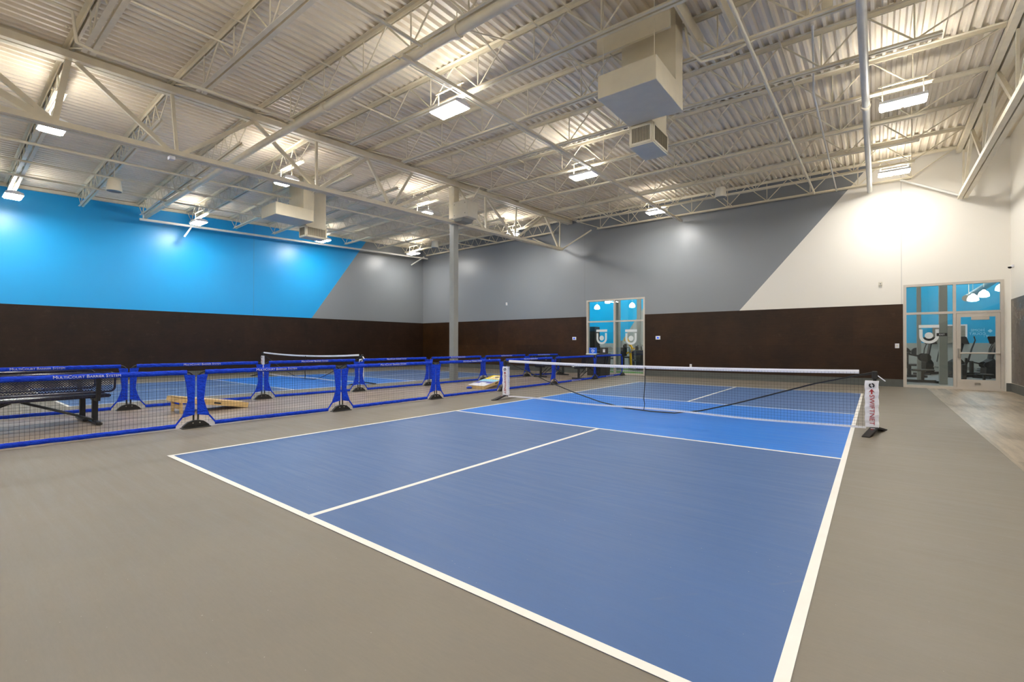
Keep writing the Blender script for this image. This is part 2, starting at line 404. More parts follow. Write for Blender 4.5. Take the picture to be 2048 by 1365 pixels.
# ---------------------------------------------------------------- girders
def girder(name, topf, botf, ys, ynode, members, label):
    t = thing(name, label, 'girder', topf(ys[0])); O = topf(ys[0])
    tc = MB(); bc = MB()
    a, b = topf(ys[0])-O, topf(ys[-1])-O
    for sx in (-1, 1):
        o = Vector((sx*.075, 0, 0)); tc.bar(a+o+Vector((0, 0, .07)), b+o+Vector((0, 0, .07)), .11, .13)
    tc.build('top_chord', STEEL, t)
    a, b = botf(ynode[0])-O, botf(ynode[1])-O
    for sx in (-1, 1):
        o = Vector((sx*.06, 0, 0)); bc.bar(a+o, b+o, .095, .10)
    bc.build('bottom_chord', STEEL, t)
    for (yt, yb, wdt) in members:
        m_ = MB(); m_.bar(topf(yt)-O, botf(yb)-O, wdt, wdt*.8, (1, 0, 0)); m_.build('web_member', STEEL, t)
    return t
gt = lambda y: Vector((gx(y), y, zG(y)-.22)); gb = lambda y: Vector((gx(y)-.02, y, 5.20+.017*y))
mem = [(-2.9, -.30, .12), (-1.7, -.25, .085), (-.11, -.28, .09), (-.0, 1.45, .08), (1.45, 1.55, .06), (3.03, 1.6, .08), (3.03, 4.55, .08), (4.53, 4.55, .06), (6.0, 4.6, .08),
       (6.0, 6.8, .08), (7.57, 6.85, .06), (9.1, 6.9, .08), (9.5, 10.85, .07), (10.83, 10.9, .07), (10.85, 12.5, .08), (12.6, 12.55, .05), (14.4, 12.6, .08), (14.5, 15.55, .08), (15.6, 15.6, .05)]
g1 = girder('roof_girder', gt, gb, (-4.5, 16.4), (-1.9, 15.7), mem, 'heavy cream truss girder passing over the grey column')
rtop = lambda y: Vector((8.3, y, 6.72)); rbot = lambda y: Vector((8.3+.0*y, y, 5.46))
memr = []
for yb in (16.25, 13.1, 9.95, 6.7, 3.4):
    memr += [(yb-.05, yb, .055), (yb-1.6, yb-.05, .08)]
    if yb < 16: memr.append((yb+1.6, yb+.05, .08))
g2 = girder('roof_girder', rtop, rbot, (-4.5, 16.45), (-2, 16.45), memr, 'heavy cream truss girder next to the white right wall')
# braces from the girder ends
def barobj(name, pts, r, mat, label, cat, group=None, seg=8, square=False):
    mb = MB(); P0 = Vector(pts[0]); q = [Vector(p)-P0 for p in pts]
    if square:
        for a, b in zip(q, q[1:]): mb.bar(a, b, r*2, r*2)
    else: mb.tube(q, r, seg)
    o = mb.build(name, mat); o.location = P0; return tag(o, label, cat, group)
barobj('girder_brace', [(8.3, 16.2, 5.42), (6.95, 16.25, 6.18)], .035, PIPE, 'slanted round brace from right girder end to last joist', 'brace')
barobj('girder_brace', [(gx(15.6), 15.65, 5.42), (-3.3, 16.15, 6.22)], .032, STEEL, 'slanted brace rising right from the column girder end', 'brace')
barobj('girder_brace', [(gx(15.6)-.12, 15.65, 5.44), (-6.4, 16.15, 6.28)], .028, STEEL, 'thin brace rising left from the column girder end', 'brace')

# ---------------------------------------------------------------- column
t = thing('support_column', 'square steel column, grey below and cream above, standing between the courts', 'column', (-4.87, 9.4, 0))
MB().cbox((-.11, -.11, .02), (.11, .11, 5.5), .012).build('shaft', COLGREY, t)
MB().cbox((-.125, -.125, 5.5), (.125, .125, 6.56), .012).build('capital', STEEL, t)
MB().box((-.17, -.17, 0), (.17, .17, .02)).build('base_plate', COLGREY, t)
t = thing('wall_heater', 'cream metal cabinet bolted to the top of the column', 'cabinet', (-4.7, 9.15, 5.42))
cb = MB(); cb.cbox((0, 0, 0), (.68, .52, .56), .02); cb.build('cabinet_body', CREAMPL, t)
MB().prism([(.02, 0), (.5, 0), (.4, -.10), (.12, -.10)], .02, .5, 'xz').build('bottom_hood', COLGREY, t)
for (a, b_) in ((.1, .1), (.58, .12), (.1, .46), (.58, .46)):
    sc = MB(); sc.lathe([(0, 0), (.014, 0), (.014, .008), (0, .008)], (0, 0, 0), 8); o = sc.build('screw', LOUVER, t); o.matrix_local = Matrix.Translation((a, -.001, b_)) @ RX90
MB().bar((.66, .2, .5), (1.0, .3, 1.0), .04).build('bracket', STEEL, t)

# ---------------------------------------------------------------- pipes
def pipe(pts, r, label, mat=PIPE, cat='pipe', group=None, name='ceiling_pipe', clips=()):
    t = thing(name, label, cat, pts[0], 0, group); P0 = Vector(pts[0]); mb = MB(); mb.tube([Vector(p)-P0 for p in pts], r, 12); mb.build('pipe_run', mat, t)
    for c in clips:
        c = Vector(c)-P0; q = MB(); d = (Vector(pts[-1])-P0).normalized(); q.tube([c-d*.05, c+d*.05], r*1.35, 10); q.tube([c, c+Vector((0, 0, .3))], .008, 6); q.build('hanger', STEEL, t)
    return t
pipe([(-14.4, 3.28, 5.86), (-5, 3.12, 5.89), (8.9, 3.12, 5.89)], .075, 'thick sprinkler main running across under the joists', STEEL, clips=[(-12, 3.25, 5.87), (-9.6, 3.2, 5.875), (-2.1, 3.12, 5.89), (1.5, 3.12, 5.89)])
pipe([(-3.15, -1.0, 6.3), (-3.15, -.35, 6.28), (-3.15, -.3, 5.84), (-3.15, -.1, 5.8), (-3.15, 3.05, 5.92)], .028, 'thin branch pipe with elbow near the left girder', STEEL)
pipe([(.81, -1.5, 5.78), (.81, 3.05, 5.92)], .026, 'thin branch pipe meeting the sprinkler main over mid ceiling', STEEL)
pipe([(4.8, 3.2, 5.93), (4.8, 16.2, 6.2)], .03, 'branch pipe running lengthwise left of the thick white pipe', STEEL)
pipe([(6.21, 2.5, 6.0), (6.22, 16.35, 6.02)], .062, 'thick white round pipe running to the white back wall', PIPE, clips=[(6.21, 9.8, 6.01)])
pipe([(5.55, 7.3, 6.55), (5.45, 8.6, 6.5), (5.42, 8.9, 6.16), (5.4, 16.0, 6.1)], .018, 'slim conduit bent down beside the thick white pipe', PIPE)
pipe([(-8.65, -2, 5.73), (-8.65, 16.2, 6.42)], .032, 'sprinkler branch over the far court, nearest the girder', STEEL)
pipe([(-10.2, -2, 5.72), (-10.2, 16.2, 6.40)], .028, 'sprinkler branch over the middle of the far court', STEEL)
pipe([(-11.65, -2, 5.70), (-11.65, 16.2, 6.36)], .028, 'sprinkler branch over the far court, nearer the blue wall', STEEL)
pipe([(-13.9, 3.0, 5.64), (-13.9, 16.25, 6.18)], .045, 'white pipe running along the blue wall under the joist ends', PIPE)
pipe([(-13.9, 4.6, 5.74), (-13.95, 4.35, 5.28)], .03, 'short slanted drop pipe below the blue wall lamps', PIPE)
pipe([(-13.9, 16.0, 6.25), (-14.3, 15.4, 5.75)], .035, 'short slanted stub pipe in the far left corner', PIPE)
pipe([(-3.3, -.4, 6.1), (-3.3, -.38, 6.08)], .02, 'tiny capped pipe stub beside the left girder', STEEL)
pipe([(-13.9, 3.1, 5.65), (-13.9, 3.1, 6.05)], .02, 'thin hanger rod by the blue wall', PIPE)
pipe([(3.9, 6.0, 6.5), (3.95, 6.05, 6.1), (4.1, 6.2, 5.95), (4.5, 6.35, 6.0), (4.9, 6.5, 6.2), (5.3, 6.6, 6.22), (5.9, 6.6, 6.26)], .02, 'curved flexible conduit leaving the near duct unit', STEEL)
pipe([(-7.7, 6.0, 6.5), (-7.5, 6.1, 6.1), (-7.2, 6.3, 6.0), (-6.9, 6.6, 6.1), (-6.2, 7.3, 6.05)], .02, 'curved flexible conduit leaving the far duct unit', STEEL)
# strut carrying the mid row of lamps
barobj('lamp_strut', [(.5, 2.9, 5.82), (.5, 16.3, 6.02)], .03, STEEL, 'long square strut carrying the middle row of lamps', 'strut', square=True)
barobj('lamp_strut', [(.28, 2.9, 5.9), (.28, 16.3, 6.1)], .01, PIPE, 'thin cable conduit beside the middle lamp strut', 'conduit')
# horizontal bridging between the joists
def bridging(x, zoff, label, bay='R', y0=-1.6, y1=16.2):
    pts = []
    for j in range(NJ):
        l, g, r, w = nodes_at(j); a, b_ = (g, r) if bay == 'R' else (l, g)
        tt = (x-a.x)/(b_.x-a.x); q = a.lerp(b_, tt); pts.append(q+Vector((0, 0, zoff)))
    mb = MB(); P0 = pts[0]
    for a, b_ in zip(pts, pts[1:]): mb.bar(a-P0, b_-P0, .03, .005); mb.bar(a-P0+Vector((.013, 0, -.013)), b_-P0+Vector((.013, 0, -.013)), .005, .03)
    o = mb.build('joist_bridging', STEEL); o.location = P0; tag(o, label, 'bridging')
bridging(-1.75, -.66, 'lower bridging angle right of the column girder, along the joist undersides')
bridging(-1.9, -.10, 'upper bridging angle right of the column girder, along the joist tops')
bridging(2.3, -.66, 'lower bridging angle over the near court, beside the near duct unit')
bridging(2.45, -.10, 'upper bridging angle over the near court, beside the near duct unit')
bridging(5.0, -.10, 'upper bridging angle just left of the thick white pipe')
bridging(-7.4, -.49, 'lower bridging angle just left of the column girder', 'L')
bridging(-12.9, -.10, 'upper bridging angle beside the blue wall lamps', 'L')
# cross bridging (X braces between neighbouring joists)
for (xx, j, lb) in ((1.2, 3, 'pair of crossed thin braces between joists near the sprinkler main'), (2.0, 4, 'pair of crossed thin braces left of the near duct unit'), (-1.2, 10, 'pair of crossed thin braces by the back wall joist')):
    l, g, r, w = nodes_at(j); l2, g2_, r2_, w2 = nodes_at(j+1)
    a = g.lerp(r, (xx-g.x)/(r.x-g.x)); b_ = g2_.lerp(r2_, (xx-g2_.x)/(r2_.x-g2_.x)); mb = MB()
    mb.bar((0, 0, -.1), b_-a+Vector((0, 0, -.64)), .02); mb.bar((.03, 0, -.64), b_-a+Vector((.03, 0, -.1)), .02)
    o = mb.build('cross_bracing', STEEL); o.location = a; tag(o, lb, 'bracing')

# ---------------------------------------------------------------- ceiling lamps
def make_lamp(label, group):
    t = thing('ceiling_lamp', label, 'lamp', (0, 0, 0), 0, group)
    h = MB(); h.prism([(-.19, .0), (-.17, .05), (-.06, .085), (.06, .085), (.17, .05), (.19, 0), (.19, -.012), (-.19, -.012)], -.35, .35, 'yz'); h.build('housing', WHITE, t)
    for sx in (-1, 1):
        l = MB(); l.cbox((sx*.175-.155, -.16, -.035), (sx*.175+.155, .16, -.012), .008); l.build('lens', LENS, t)
    u = MB(); u.box((-.3, -.05, .086), (.3, .05, .09)); u.build('uplight_slot', UPL, t)
    hg = MB(); hg.bar((-.3, 0, .08), (-.3, 0, .4), .015); hg.bar((.3, 0, .08), (.3, 0, .4), .015); hg.bar((-.36, 0, .4), (.36, 0, .4), .03); hg.build('hanger', STEEL, t)
    return t
LROWS = [(-5.2, 'added unseen behind the camera'), (-.2, 'nearest the camera'), (4.45, 'second from the camera'), (9.35, 'third from the camera'), (14.6, 'fourth from the camera')]  # rearmost row is added out of view to light the near floor
LCOLS = [(-12.93, 5.48, .042, 'along the blue wall', (-5.2, -.11, 4.48, 9.3, 14.4)), (-6.1, 5.46, .042, 'just left of the column girder', (-5.2, -.18, 4.32, 9.1, 14.2)), (.12, 5.46, .042, 'in the row over the near court', (-5.2, -.2, 4.32, 9.35, 14.7)), (6.77, 5.45, .042, 'in the row by the thick white pipe', (-5.2, -.2, 4.6, 9.7, 15.0))]  # out-of-frame lamps at the near right are likewise added for light
proto = None
for (lx, z0, sl, cn, ys_) in LCOLS:
    for (yy, (ly, rn)) in zip(ys_, LROWS):
        lb = 'twin-panel ceiling lamp %s, %s' % (cn, rn)
        if proto is None: o = proto = make_lamp(lb, 'ceiling lamps under the joists')
        else: o = copy_tree(proto); o['label'] = lb
        o.location = (lx, yy, z0+sl*yy)

# ---------------------------------------------------------------- pendant loudspeakers
sp = None
for (p_, lb) in (((-8.98, 1.32, 5.33), 'cream bucket-shaped pendant loudspeaker over the far court, nearer the camera'), ((2.72, 13.0, 5.82), 'cream bucket-shaped pendant loudspeaker by the grey back wall'), ((-9.3, 12.6, 5.78), 'cream bucket-shaped pendant loudspeaker near the far left corner')):
    if sp is None:
        sp = o = thing('pendant_speaker', lb, 'speaker', (0, 0, 0), 0, 'pendant loudspeakers')
        MB().lathe([(.05, .30), (.12, .295), (.135, .27), (.165, .02), (.16, 0), (.15, 0)], (0, 0, -.15), 24).build('shell', CREAMPL, o)
        MB().lathe([(0, .012), (.15, .01), (.151, 0)], (0, 0, -.15), 24).build('grille', COLGREY, o)
        MB().tube([(0, 0, .15), (0, 0, .97)], .006, 6).build('cable', STEEL, o)
    else: o = copy_tree(sp); o['label'] = lb
    o.location = p_
    if p_[1] < 5: [c for c in kids(o) if c.name.startswith('cable')][0].scale = (1, 1, 1.17)

# ---------------------------------------------------------------- duct units
def duct_unit(label):
    t = thing('duct_unit', label, 'air duct', (0, 0, 0), 0, 'ceiling air duct units')
    b_ = MB(); b_.cbox((0, 0, 0), (.96, 1.2, .37), .008); b_.build('return_box', DUCT, t)
    r_ = MB(); r_.box((.02, .86, .37), (.955, 1.2, 1.75)); r_.build('riser', DUCT, t)
    s_ = MB(); s_.box((.02, 1.22, 0), (.42, 1.93, 1.75)); s_.build('supply_shaft', DUCT, t)
    v_ = MB(); v_.cbox((0, 1.21, -.38), (.44, 1.95, 0), .008); vb = v_.build('supply_head', DUCT, t)
    def grille(x0, x1, y0, y1, face):
        q = MB(); fr_ = MB()
        if face == 'y':
            fr_.box((x0, y0-.012, -.36), (x1, y0, -.32)); fr_.box((x0, y0-.012, -.06), (x1, y0, -.02)); fr_.box((x0, y0-.012, -.36), (x0+.035, y0, -.02)); fr_.box((x1-.035, y0-.012, -.36), (x1, y0, -.02))
            for i in range(12): xx = x0+.045+i*(x1-x0-.09)/11; q.box((xx-.006, y0-.01, -.33), (xx+.006, y0-.001, -.05))
        else:
            fr_.box((x0, y0, -.36), (x0+.012, y1, -.32)); fr_.box((x0, y0, -.06), (x0+.012, y1, -.02)); fr_.box((x0, y0, -.36), (x0+.012, y0+.035, -.02)); fr_.box((x0, y1-.035, -.36), (x0+.012, y1, -.02))
            for i in range(20): yy = y0+.045+i*(y1-y0-.09)/19; q.box((x0+.001, yy-.006, -.33), (x0+.01, yy+.006, -.05))
        g_ = fr_.build('grille', DUCT, t); q.build('louver', LOUVER, g_)
    grille(.02, .42, 1.21, 0, 'y'); grille(.44, 0, 1.23, 1.93, 'x')
    for (hx, hy) in ((.9, .08), (.06, .08)): MB().tube([(hx, hy, .3), (hx, hy, 1.6)], .006, 6).build('hanger_rod', STEEL, t)
    MB().box((-.25, .45, 1.0), (1.0, .5, 1.35)).build('roof_curb', DUCT, t)
    return t
d1 = duct_unit('big cream duct box with louvered head hanging over the near court'); d1.location = (2.86, 4.93, 5.2)
d2 = copy_tree(d1); d2['label'] = 'cream duct box with louvered head hanging over the far court'; d2.location = (-8.8, 4.86, 5.2)
fin = MB()
for xx in (0, .55): fin.prism([(0, 0), (1.5, 0), (1.55, .06), (1.5, .26), (0, .26)], xx, xx+.04, 'yz')
o = fin.build('roof_opening_frame', DUCT); o.location = (3.95, 5.2, 6.42); tag(o, 'pair of cream beams framing the roof opening beside the near duct box', 'beam')

def small(name, c, d, mat, label, cat):
    o = MB().cbox((-d[0]/2, -d[1]/2, -d[2]/2), (d[0]/2, d[1]/2, d[2]/2), .006).build(name, mat); o.location = c; tag(o, label, cat)
small('motion_sensor', (-5.08, 1.45, 5.11), (.14, .1, .07), WHITE, 'small white sensor box under the column girder, near its left end', 'sensor')
small('warning_tag', (-1.83, 7.78, 6.14), (.14, .06, .06), YELM, 'small yellow tag on a joist over the middle of the room', 'tag')
small('junction_box', (5.5, 6.55, 6.3), (.16, .08, .12), STEEL, 'cream junction box at the end of the flexible conduit', 'junction box')
small('junction_box', (5.8, 6.6, 6.36), (.14, .08, .14), STEEL, 'cream junction box right of the conduit end box', 'junction box')
# ================================================================== COURTS
def court(p, label, skew=0.):
    t = thing('pickleball_court', label, 'court', p)
    Wd, Ln = 6.096, 13.411; S = Matrix(((1, skew, 0, 0), (0, 1, 0, 0), (0, 0, 1, 0), (0, 0, 0, 1)))
    def ob(nm, mb, mat):
        mb.v = [tuple(S @ Vector(q)) for q in mb.v]; return mb.build(nm, mat, t)
    for y0, y1 in ((0, 4.6), (8.81, Ln)): ob('service_area', MB().box((0, y0, 0), (Wd, y1, .0015)), COURTD)
    ob('kitchen_area', MB().box((0, 4.6, 0), (Wd, 8.81, .0015)), COURTK)
    w = .051
    for a in (((0, 0), (Wd, w)), ((0, Ln-w), (Wd, Ln)), ((0, w), (w, Ln-w)), ((Wd-w, w), (Wd, Ln-w)), ((w, 4.572), (Wd-w, 4.572+w)), ((w, 8.839-w), (Wd-w, 8.839)), ((3.048-w/2, w), (3.048+w/2, 4.572)), ((3.048-w/2, 8.839), (3.048+w/2, Ln-w))):
        ob('court_line', MB().box((a[0][0], a[0][1], .0016), (a[1][0], a[1][1], .0032)), LINEM)
    return t
court((0, 0, .001), 'near blue pickleball court with white lines in the foreground')
court((-12.6, .12, .001), 'far blue pickleball court behind the barriers, beside the blue wall', .035)

def pnet(p, label, L=6.82, hend=.90, hmid=.83, strap=True):
    t = thing('pickleball_net', label, 'net', p)
    def zt(x): u = (2*x/L-1); return hmid+(hend-hmid)*u*u
    # posts
    for x in (0, L):
        po = MB(); po.tube([(x, 0, .06), (x, 0, hend)], .022, 10); po.build('post', BLACKM, t)
        jn = MB(); jn.cbox((x-.035, -.035, hend-.11), (x+.035, .035, hend+.01), .012); jn.bar((x+(.03 if x else -.03)*0, 0, hend-.02), (x+(-.14 if x else .14), 0, hend-.05), .03); jn.build('corner_joint', BLACKM, t)
        ft = MB()
        for sy in (-1, 1):
            ft.prism([(0, .10), (.45*sy, .012), (.45*sy, 0), (.33*sy, 0), (0, .075)], x-.045, x+.045, 'yz')
        fo = ft.build('foot', BLACKM, t, (Matrix.Translation((x, 0, 0)) @ Matrix.Rotation(math.radians(-13), 4, 'Z') @ Matrix.Translation((-x, 0, 0))) if x else None)
        tx = text_mb('SWIFTNET', .045); tx.build('foot_print', RED, fo).matrix_local = Matrix.Translation((x+.0, -.2, .0585)) @ Matrix.Rotation(math.radians(12.4), 4, 'X') @ Matrix.Rotation(math.pi/2, 4, 'Z')
        MB().box((x-.025, -.12, .0815), (x+.025, -.085, .083)).build('foot_print', WHITE, fo)
        # white sleeve
        sx0, sx1 = (x-.05, x+.105) if x == 0 else (x-.115, x+.045)
        sl = MB(); N_ = 14
        vv = []; 
        for i in range(N_+1):
            z = .09+(hend-.13-.09)*i/N_; jt = .004*math.sin(i*1.9)
            vv += [(sx0+jt, -.035+jt, z), (sx1+jt, -.035-jt, z), (sx1+jt, .035, z), (sx0+jt, .035, z)]
        ff = []
        for i in range(N_):
            for k in range(4): j = (k+1) % 4; ff.append((i*4+k, i*4+j, i*4+4+j, i*4+4+k))
        ff += [(0, 1, 2, 3), (N_*4, N_*4+1, N_*4+2, N_*4+3)]
        sl.add(vv, ff); so = sl.build('post_sleeve', WHITE, t)
        cx = (sx0+sx1)/2
        tx = text_mb('SWIFTNET', .085); tx.v = [(a*1.1, b*.95, c) for a, b, c in tx.v]
        tx.build('printed_text', RED, so).matrix_local = Matrix.Translation((cx, -.043, .34)) @ RX90 @ Matrix.Rotation(-math.pi/2, 4, 'Z')
        ar = MB(); ar.prism([(-.008, -.03), (.008, -.03), (.008, .01), (.035, -.005), (.0, .045), (-.035, -.005), (-.008, .01)], -.002, .002, 'xz'); ar.build('printed_mark', RED, so).matrix_local = Matrix.Translation((cx, -.043, .595))
        lo = MB()     # round interlocking emblem
        for s_ in (-1, 1):
            arc = [(.034*math.cos(a_)*s_, .034*math.sin(a_)) for a_ in [math.radians(q) for q in range(-60, 91, 25)]]
            arc2 = [(.016*math.cos(a_)*s_, .016*math.sin(a_)) for a_ in [math.radians(q) for q in range(90, -61, -25)]]
            pl = [(a_, b_*s_) for a_, b_ in arc+arc2]; lo.prism(pl, -.002, .002, 'xz')
        lo.build('printed_mark', DARKPRINT, so).matrix_local = Matrix.Translation((cx, -.043, hend-.195))
    # curved frame bar : bent rod from both top corners to the floor in the middle
    q = [(.0, .86), (.6, .68), (1.25, .45), (1.85, .27), (2.45, .12), (3.0, .04), (3.5, .022), (3.95, .03), (4.4, .11), (4.9, .26), (5.45, .45), (6.1, .68), (6.82, .88)]
    MB().tube([(a_*L/6.82, .0, b_) for a_, b_ in q], .0115, 8).build('frame_bar', BLACK, t)
    # tapes
    x0, x1 = .12, L-.18; n_ = 40
    tp = MB(); vv = []; ff = []
    for i in range(n_+1):
        x = x0+(x1-x0)*i/n_; z = zt(x)
        vv += [(x, -.008, z-.028), (x, -.012, z), (x, -.005, z+.028), (x, .005, z+.028), (x, .012, z), (x, .008, z-.028)]
    for i in range(n_):
        for k in range(6): j = (k+1) % 6; ff.append((i*6+k, i*6+j, i*6+6+j, i*6+6+k))
    ff += [tuple(range(6)), tuple(range(n_*6, n_*6+6))]
    tp.add(vv, ff); tp.build('top_tape', WHITE, t)
    bt = MB(); vv = []; ff = []
    def zb(x): return .065+.012*math.sin(x*2.1)+.05*math.exp(-((x-5.2)/.7)**2)*0
    for i in range(n_+1):
        x = .1+(L-.2)*i/n_; z = zb(x); vv += [(x, -.012, z-.016), (x, -.012, z+.016), (x, -.008, z+.016), (x, -.008, z-.016)]
    for i in range(n_):
        for k in range(4): j = (k+1) % 4; ff.append((i*4+k, i*4+j, i*4+4+j, i*4+4+k))
    bt.add(vv, ff); bt.build('bottom_tape', WHITE, t)
    nm = MB(); sp_ = .045; x = .15
    def cord(pts, w=.0009):
        vv = []; ff = []
        for (a_, b_, c_) in pts: vv += [(a_, b_-w, c_-w), (a_, b_+w, c_), (a_, b_-w, c_+w)]
        for i in range(len(pts)-1):
            for k in range(3): j = (k+1) % 3; ff.append((i*3+k, i*3+j, i*3+3+j, i*3+3+k))
        nm.add(vv, ff)
    while x < L-.12:
        z0_, z1_ = zb(x), zt(x); w = .0009
        nm.add([(x-w, -.014-w, z0_), (x+w, -.014-w, z0_), (x, -.014+w, z0_), (x-w, -.014-w, z1_), (x+w, -.014-w, z1_), (x, -.014+w, z1_)], [(0, 1, 4, 3), (1, 2, 5, 4), (2, 0, 3, 5)]); x += sp_
    for i in range(1, 18):
        u = i/18; cord([(.1+(L-.2)*k/30, -.014, zb(.1+(L-.2)*k/30)*(1-u)+u*zt(.1+(L-.2)*k/30)) for k in range(31)])
    nm.build('mesh', NETM, t)
    if strap:
        s_ = MB(); pts = [(L/2, -.02, zt(L/2)), (L/2-.005, -.022, .55), (L/2-.03, -.022, .25), (L/2-.012, -.022, .15), (L/2-.03, -.022, .03)]
        for a_, b_ in zip(pts, pts[1:]): s_.bar(a_, b_, .028, .004, (1, 0, 0))
        s_.build('centre_strap', BLACKM, t)
    MB().bar((L+.03, 0, hend-.05), (L+.12, .0, hend-.13), .03, .012).build('clamp_lever', WHITE, t)
    return t
n1_ = pnet((-.48, 6.72, 0), 'portable net with white post sleeves across the near court', L=6.82, hend=.885, hmid=.845)
n2_ = pnet((-13.2, 6.85, .006), 'portable net across the far court behind the barriers', L=6.85, hend=.93, hmid=.845)

# ================================================================== BARRIERS
def barrier(p0, p1, label, text='top', drop=0):
    p0 = Vector(p0); p1 = Vector(p1); d = p1-p0; L = d.length; a = math.atan2(d.y, d.x)
    t = thing('court_barrier', label, 'barrier', (p0.x, p0.y, 0), a, 'blue court barriers')
    tb = MB()
    cv = []
    for i in range(7): q = math.pi-math.pi/2*i/6; cv.append((.13+.10*math.cos(q), 0, .75+.105*math.sin(q)))
    pts = [(.03, 0, .118)]+cv+[(L-x_, y_, z_) for x_, y_, z_ in reversed(cv)]+[(L-.03, 0, .118)]
    tb.tube(pts, .0125, 8); tb.build('frame_tube', BLACKM, t)
    def sleeve(x0, x1, zc, hz, hy, nm):
        mb = MB(); n_ = int((x1-x0)/.05); mb.tube([(x0+(x1-x0)*i/n_, random.uniform(-.002, .002), zc+random.uniform(-.002, .002)) for i in range(n_+1)], hy, 10, True, hz, .05)
        return mb.build(nm, SLEEVE, t)
    ts = sleeve(.12, L-.12, .845, .036, .021, 'top_sleeve'); bs = sleeve(.26, L-.26, .052, .032, .018, 'bottom_sleeve')
    for mir in (0, 1):
        ou = [(.015, .80), (.155, .815), (.125, .66), (.105, .42), (.135, .3), (.185, .165), (.02, .20)]
        if drop: ou = [(.02, .74), (.10, .80), (.06, .60), (.06, .2), (.02, .2)]
        if mir: ou = [(L-x_, z_) for x_, z_ in ou]
        sv = MB(); sv.prism(ou, -.016, .016, 'xz'); sv.build('side_sleeve', SLEEVE, t)
        s_ = MB(); A, B = (.178 if not drop else .06, .175), (.27, .05)
        if mir: A, B = (L-A[0], A[1]), (L-B[0], B[1])
        s_.bar((A[0], 0, A[1]), (B[0], 0, B[1]), .012, .022); s_.build('corner_strap', SLEEVE, t)
    nm = MB(); w = .001; x = .13
    def ln(a_, b_):
        nm.bar(a_, b_, w*2)
    while x < L-.11:
        nm.bar((x, .0, .07), (x+.004*math.sin(x*9), 0, .83), w*2); x += .044
    z = .1
    while z < .82: nm.tube([(.1+(L-.2)*i/10, 0, z+.004*math.sin(i*2.3+z*20)) for i in range(11)], w, 4, False); z += .044
    nm.build('mesh', NETM, t)
    if text:
        tx = text_mb('MultiCourt Barrier System', .058, True); zc, par = (.846, ts) if text == 'top' else (.054, bs)
        o = tx.build('printed_text', PRINT, par); o.matrix_local = Matrix.Translation((L*.5, -.0235 if text == 'top' else -.021, zc)) @ RX90
    return t
def foot(p, a, label):
    t = thing('barrier_foot', label, 'foot', (p[0], p[1], 0), a, 'black feet joining the barriers')
    ol = [(-.19, .0), (-.165, .04), (-.10, .095), (-.03, .115), (.03, .115), (.10, .095), (.165, .04), (.19, 0)]
    MB().prism(ol, -.03, .03, 'xz').build('shell', BLACKM, t); MB().cbox((-.19, -.07, 0), (.19, .07, .012), .004).build('base_plate', BLACKM, t)
    for sx in (-1, 1): MB().lathe([(0, 0), (.009, 0), (.009, .006), (0, .006)], (0, 0, 0), 10).build('screw', STAINL, t, Matrix.Translation((sx*.045, -.03, .075)) @ RX90)
    return t
FR = [(-1.9, -4.05), (-1.86, -1.6), (-1.83, .87), (-1.70, 3.24), (-1.72, 5.68), (-1.68, 8.12), (-1.66, 10.65), (-1.76, 13.55), (-1.85, 16.1)]
BK = [(-5.2, -4.1), (-5.1, -1.7), (-5.0, .76), (-4.84, 3.19), (-4.62, 5.58), (-4.54, 8.0), (-4.52, 10.5), (-4.6, 13.2), (-4.2, 15.0)]
for nm_, LST in (('front', FR), ('rear', BK)):
    for i in range(len(LST)-1):
        w_ = 'of the near court row' if nm_ == 'front' else 'of the far court row'
        lab = 'blue net barrier %s, %s' % (w_, ['outside the left picture edge', 'first at the left edge', 'second from the left edge', 'third from the left edge', 'fourth from the left edge', 'fifth from the left edge', 'sixth from the left edge', 'last before the back wall'][i])
        barrier(LST[i], LST[i+1], lab, 'top' if not (nm_ == 'front' and i >= 6) else 'bottom', drop=(nm_ == 'front' and i >= 6))
    for i, p_ in enumerate(LST):
        a_ = math.atan2(LST[min(i+1, len(LST)-1)][1]-LST[max(i-1, 0)][1], LST[min(i+1, len(LST)-1)][0]-LST[max(i-1, 0)][0])
        foot(p_, a_, 'black domed barrier foot %s, %s' % ('near court row' if nm_ == 'front' else 'far court row', ['outside the picture at left', 'just outside the left edge', 'first from the left edge', 'second from the left edge', 'third from the left edge', 'fourth from the left edge', 'fifth from the left edge', 'sixth from the left edge', 'last at the back wall end'][i]))

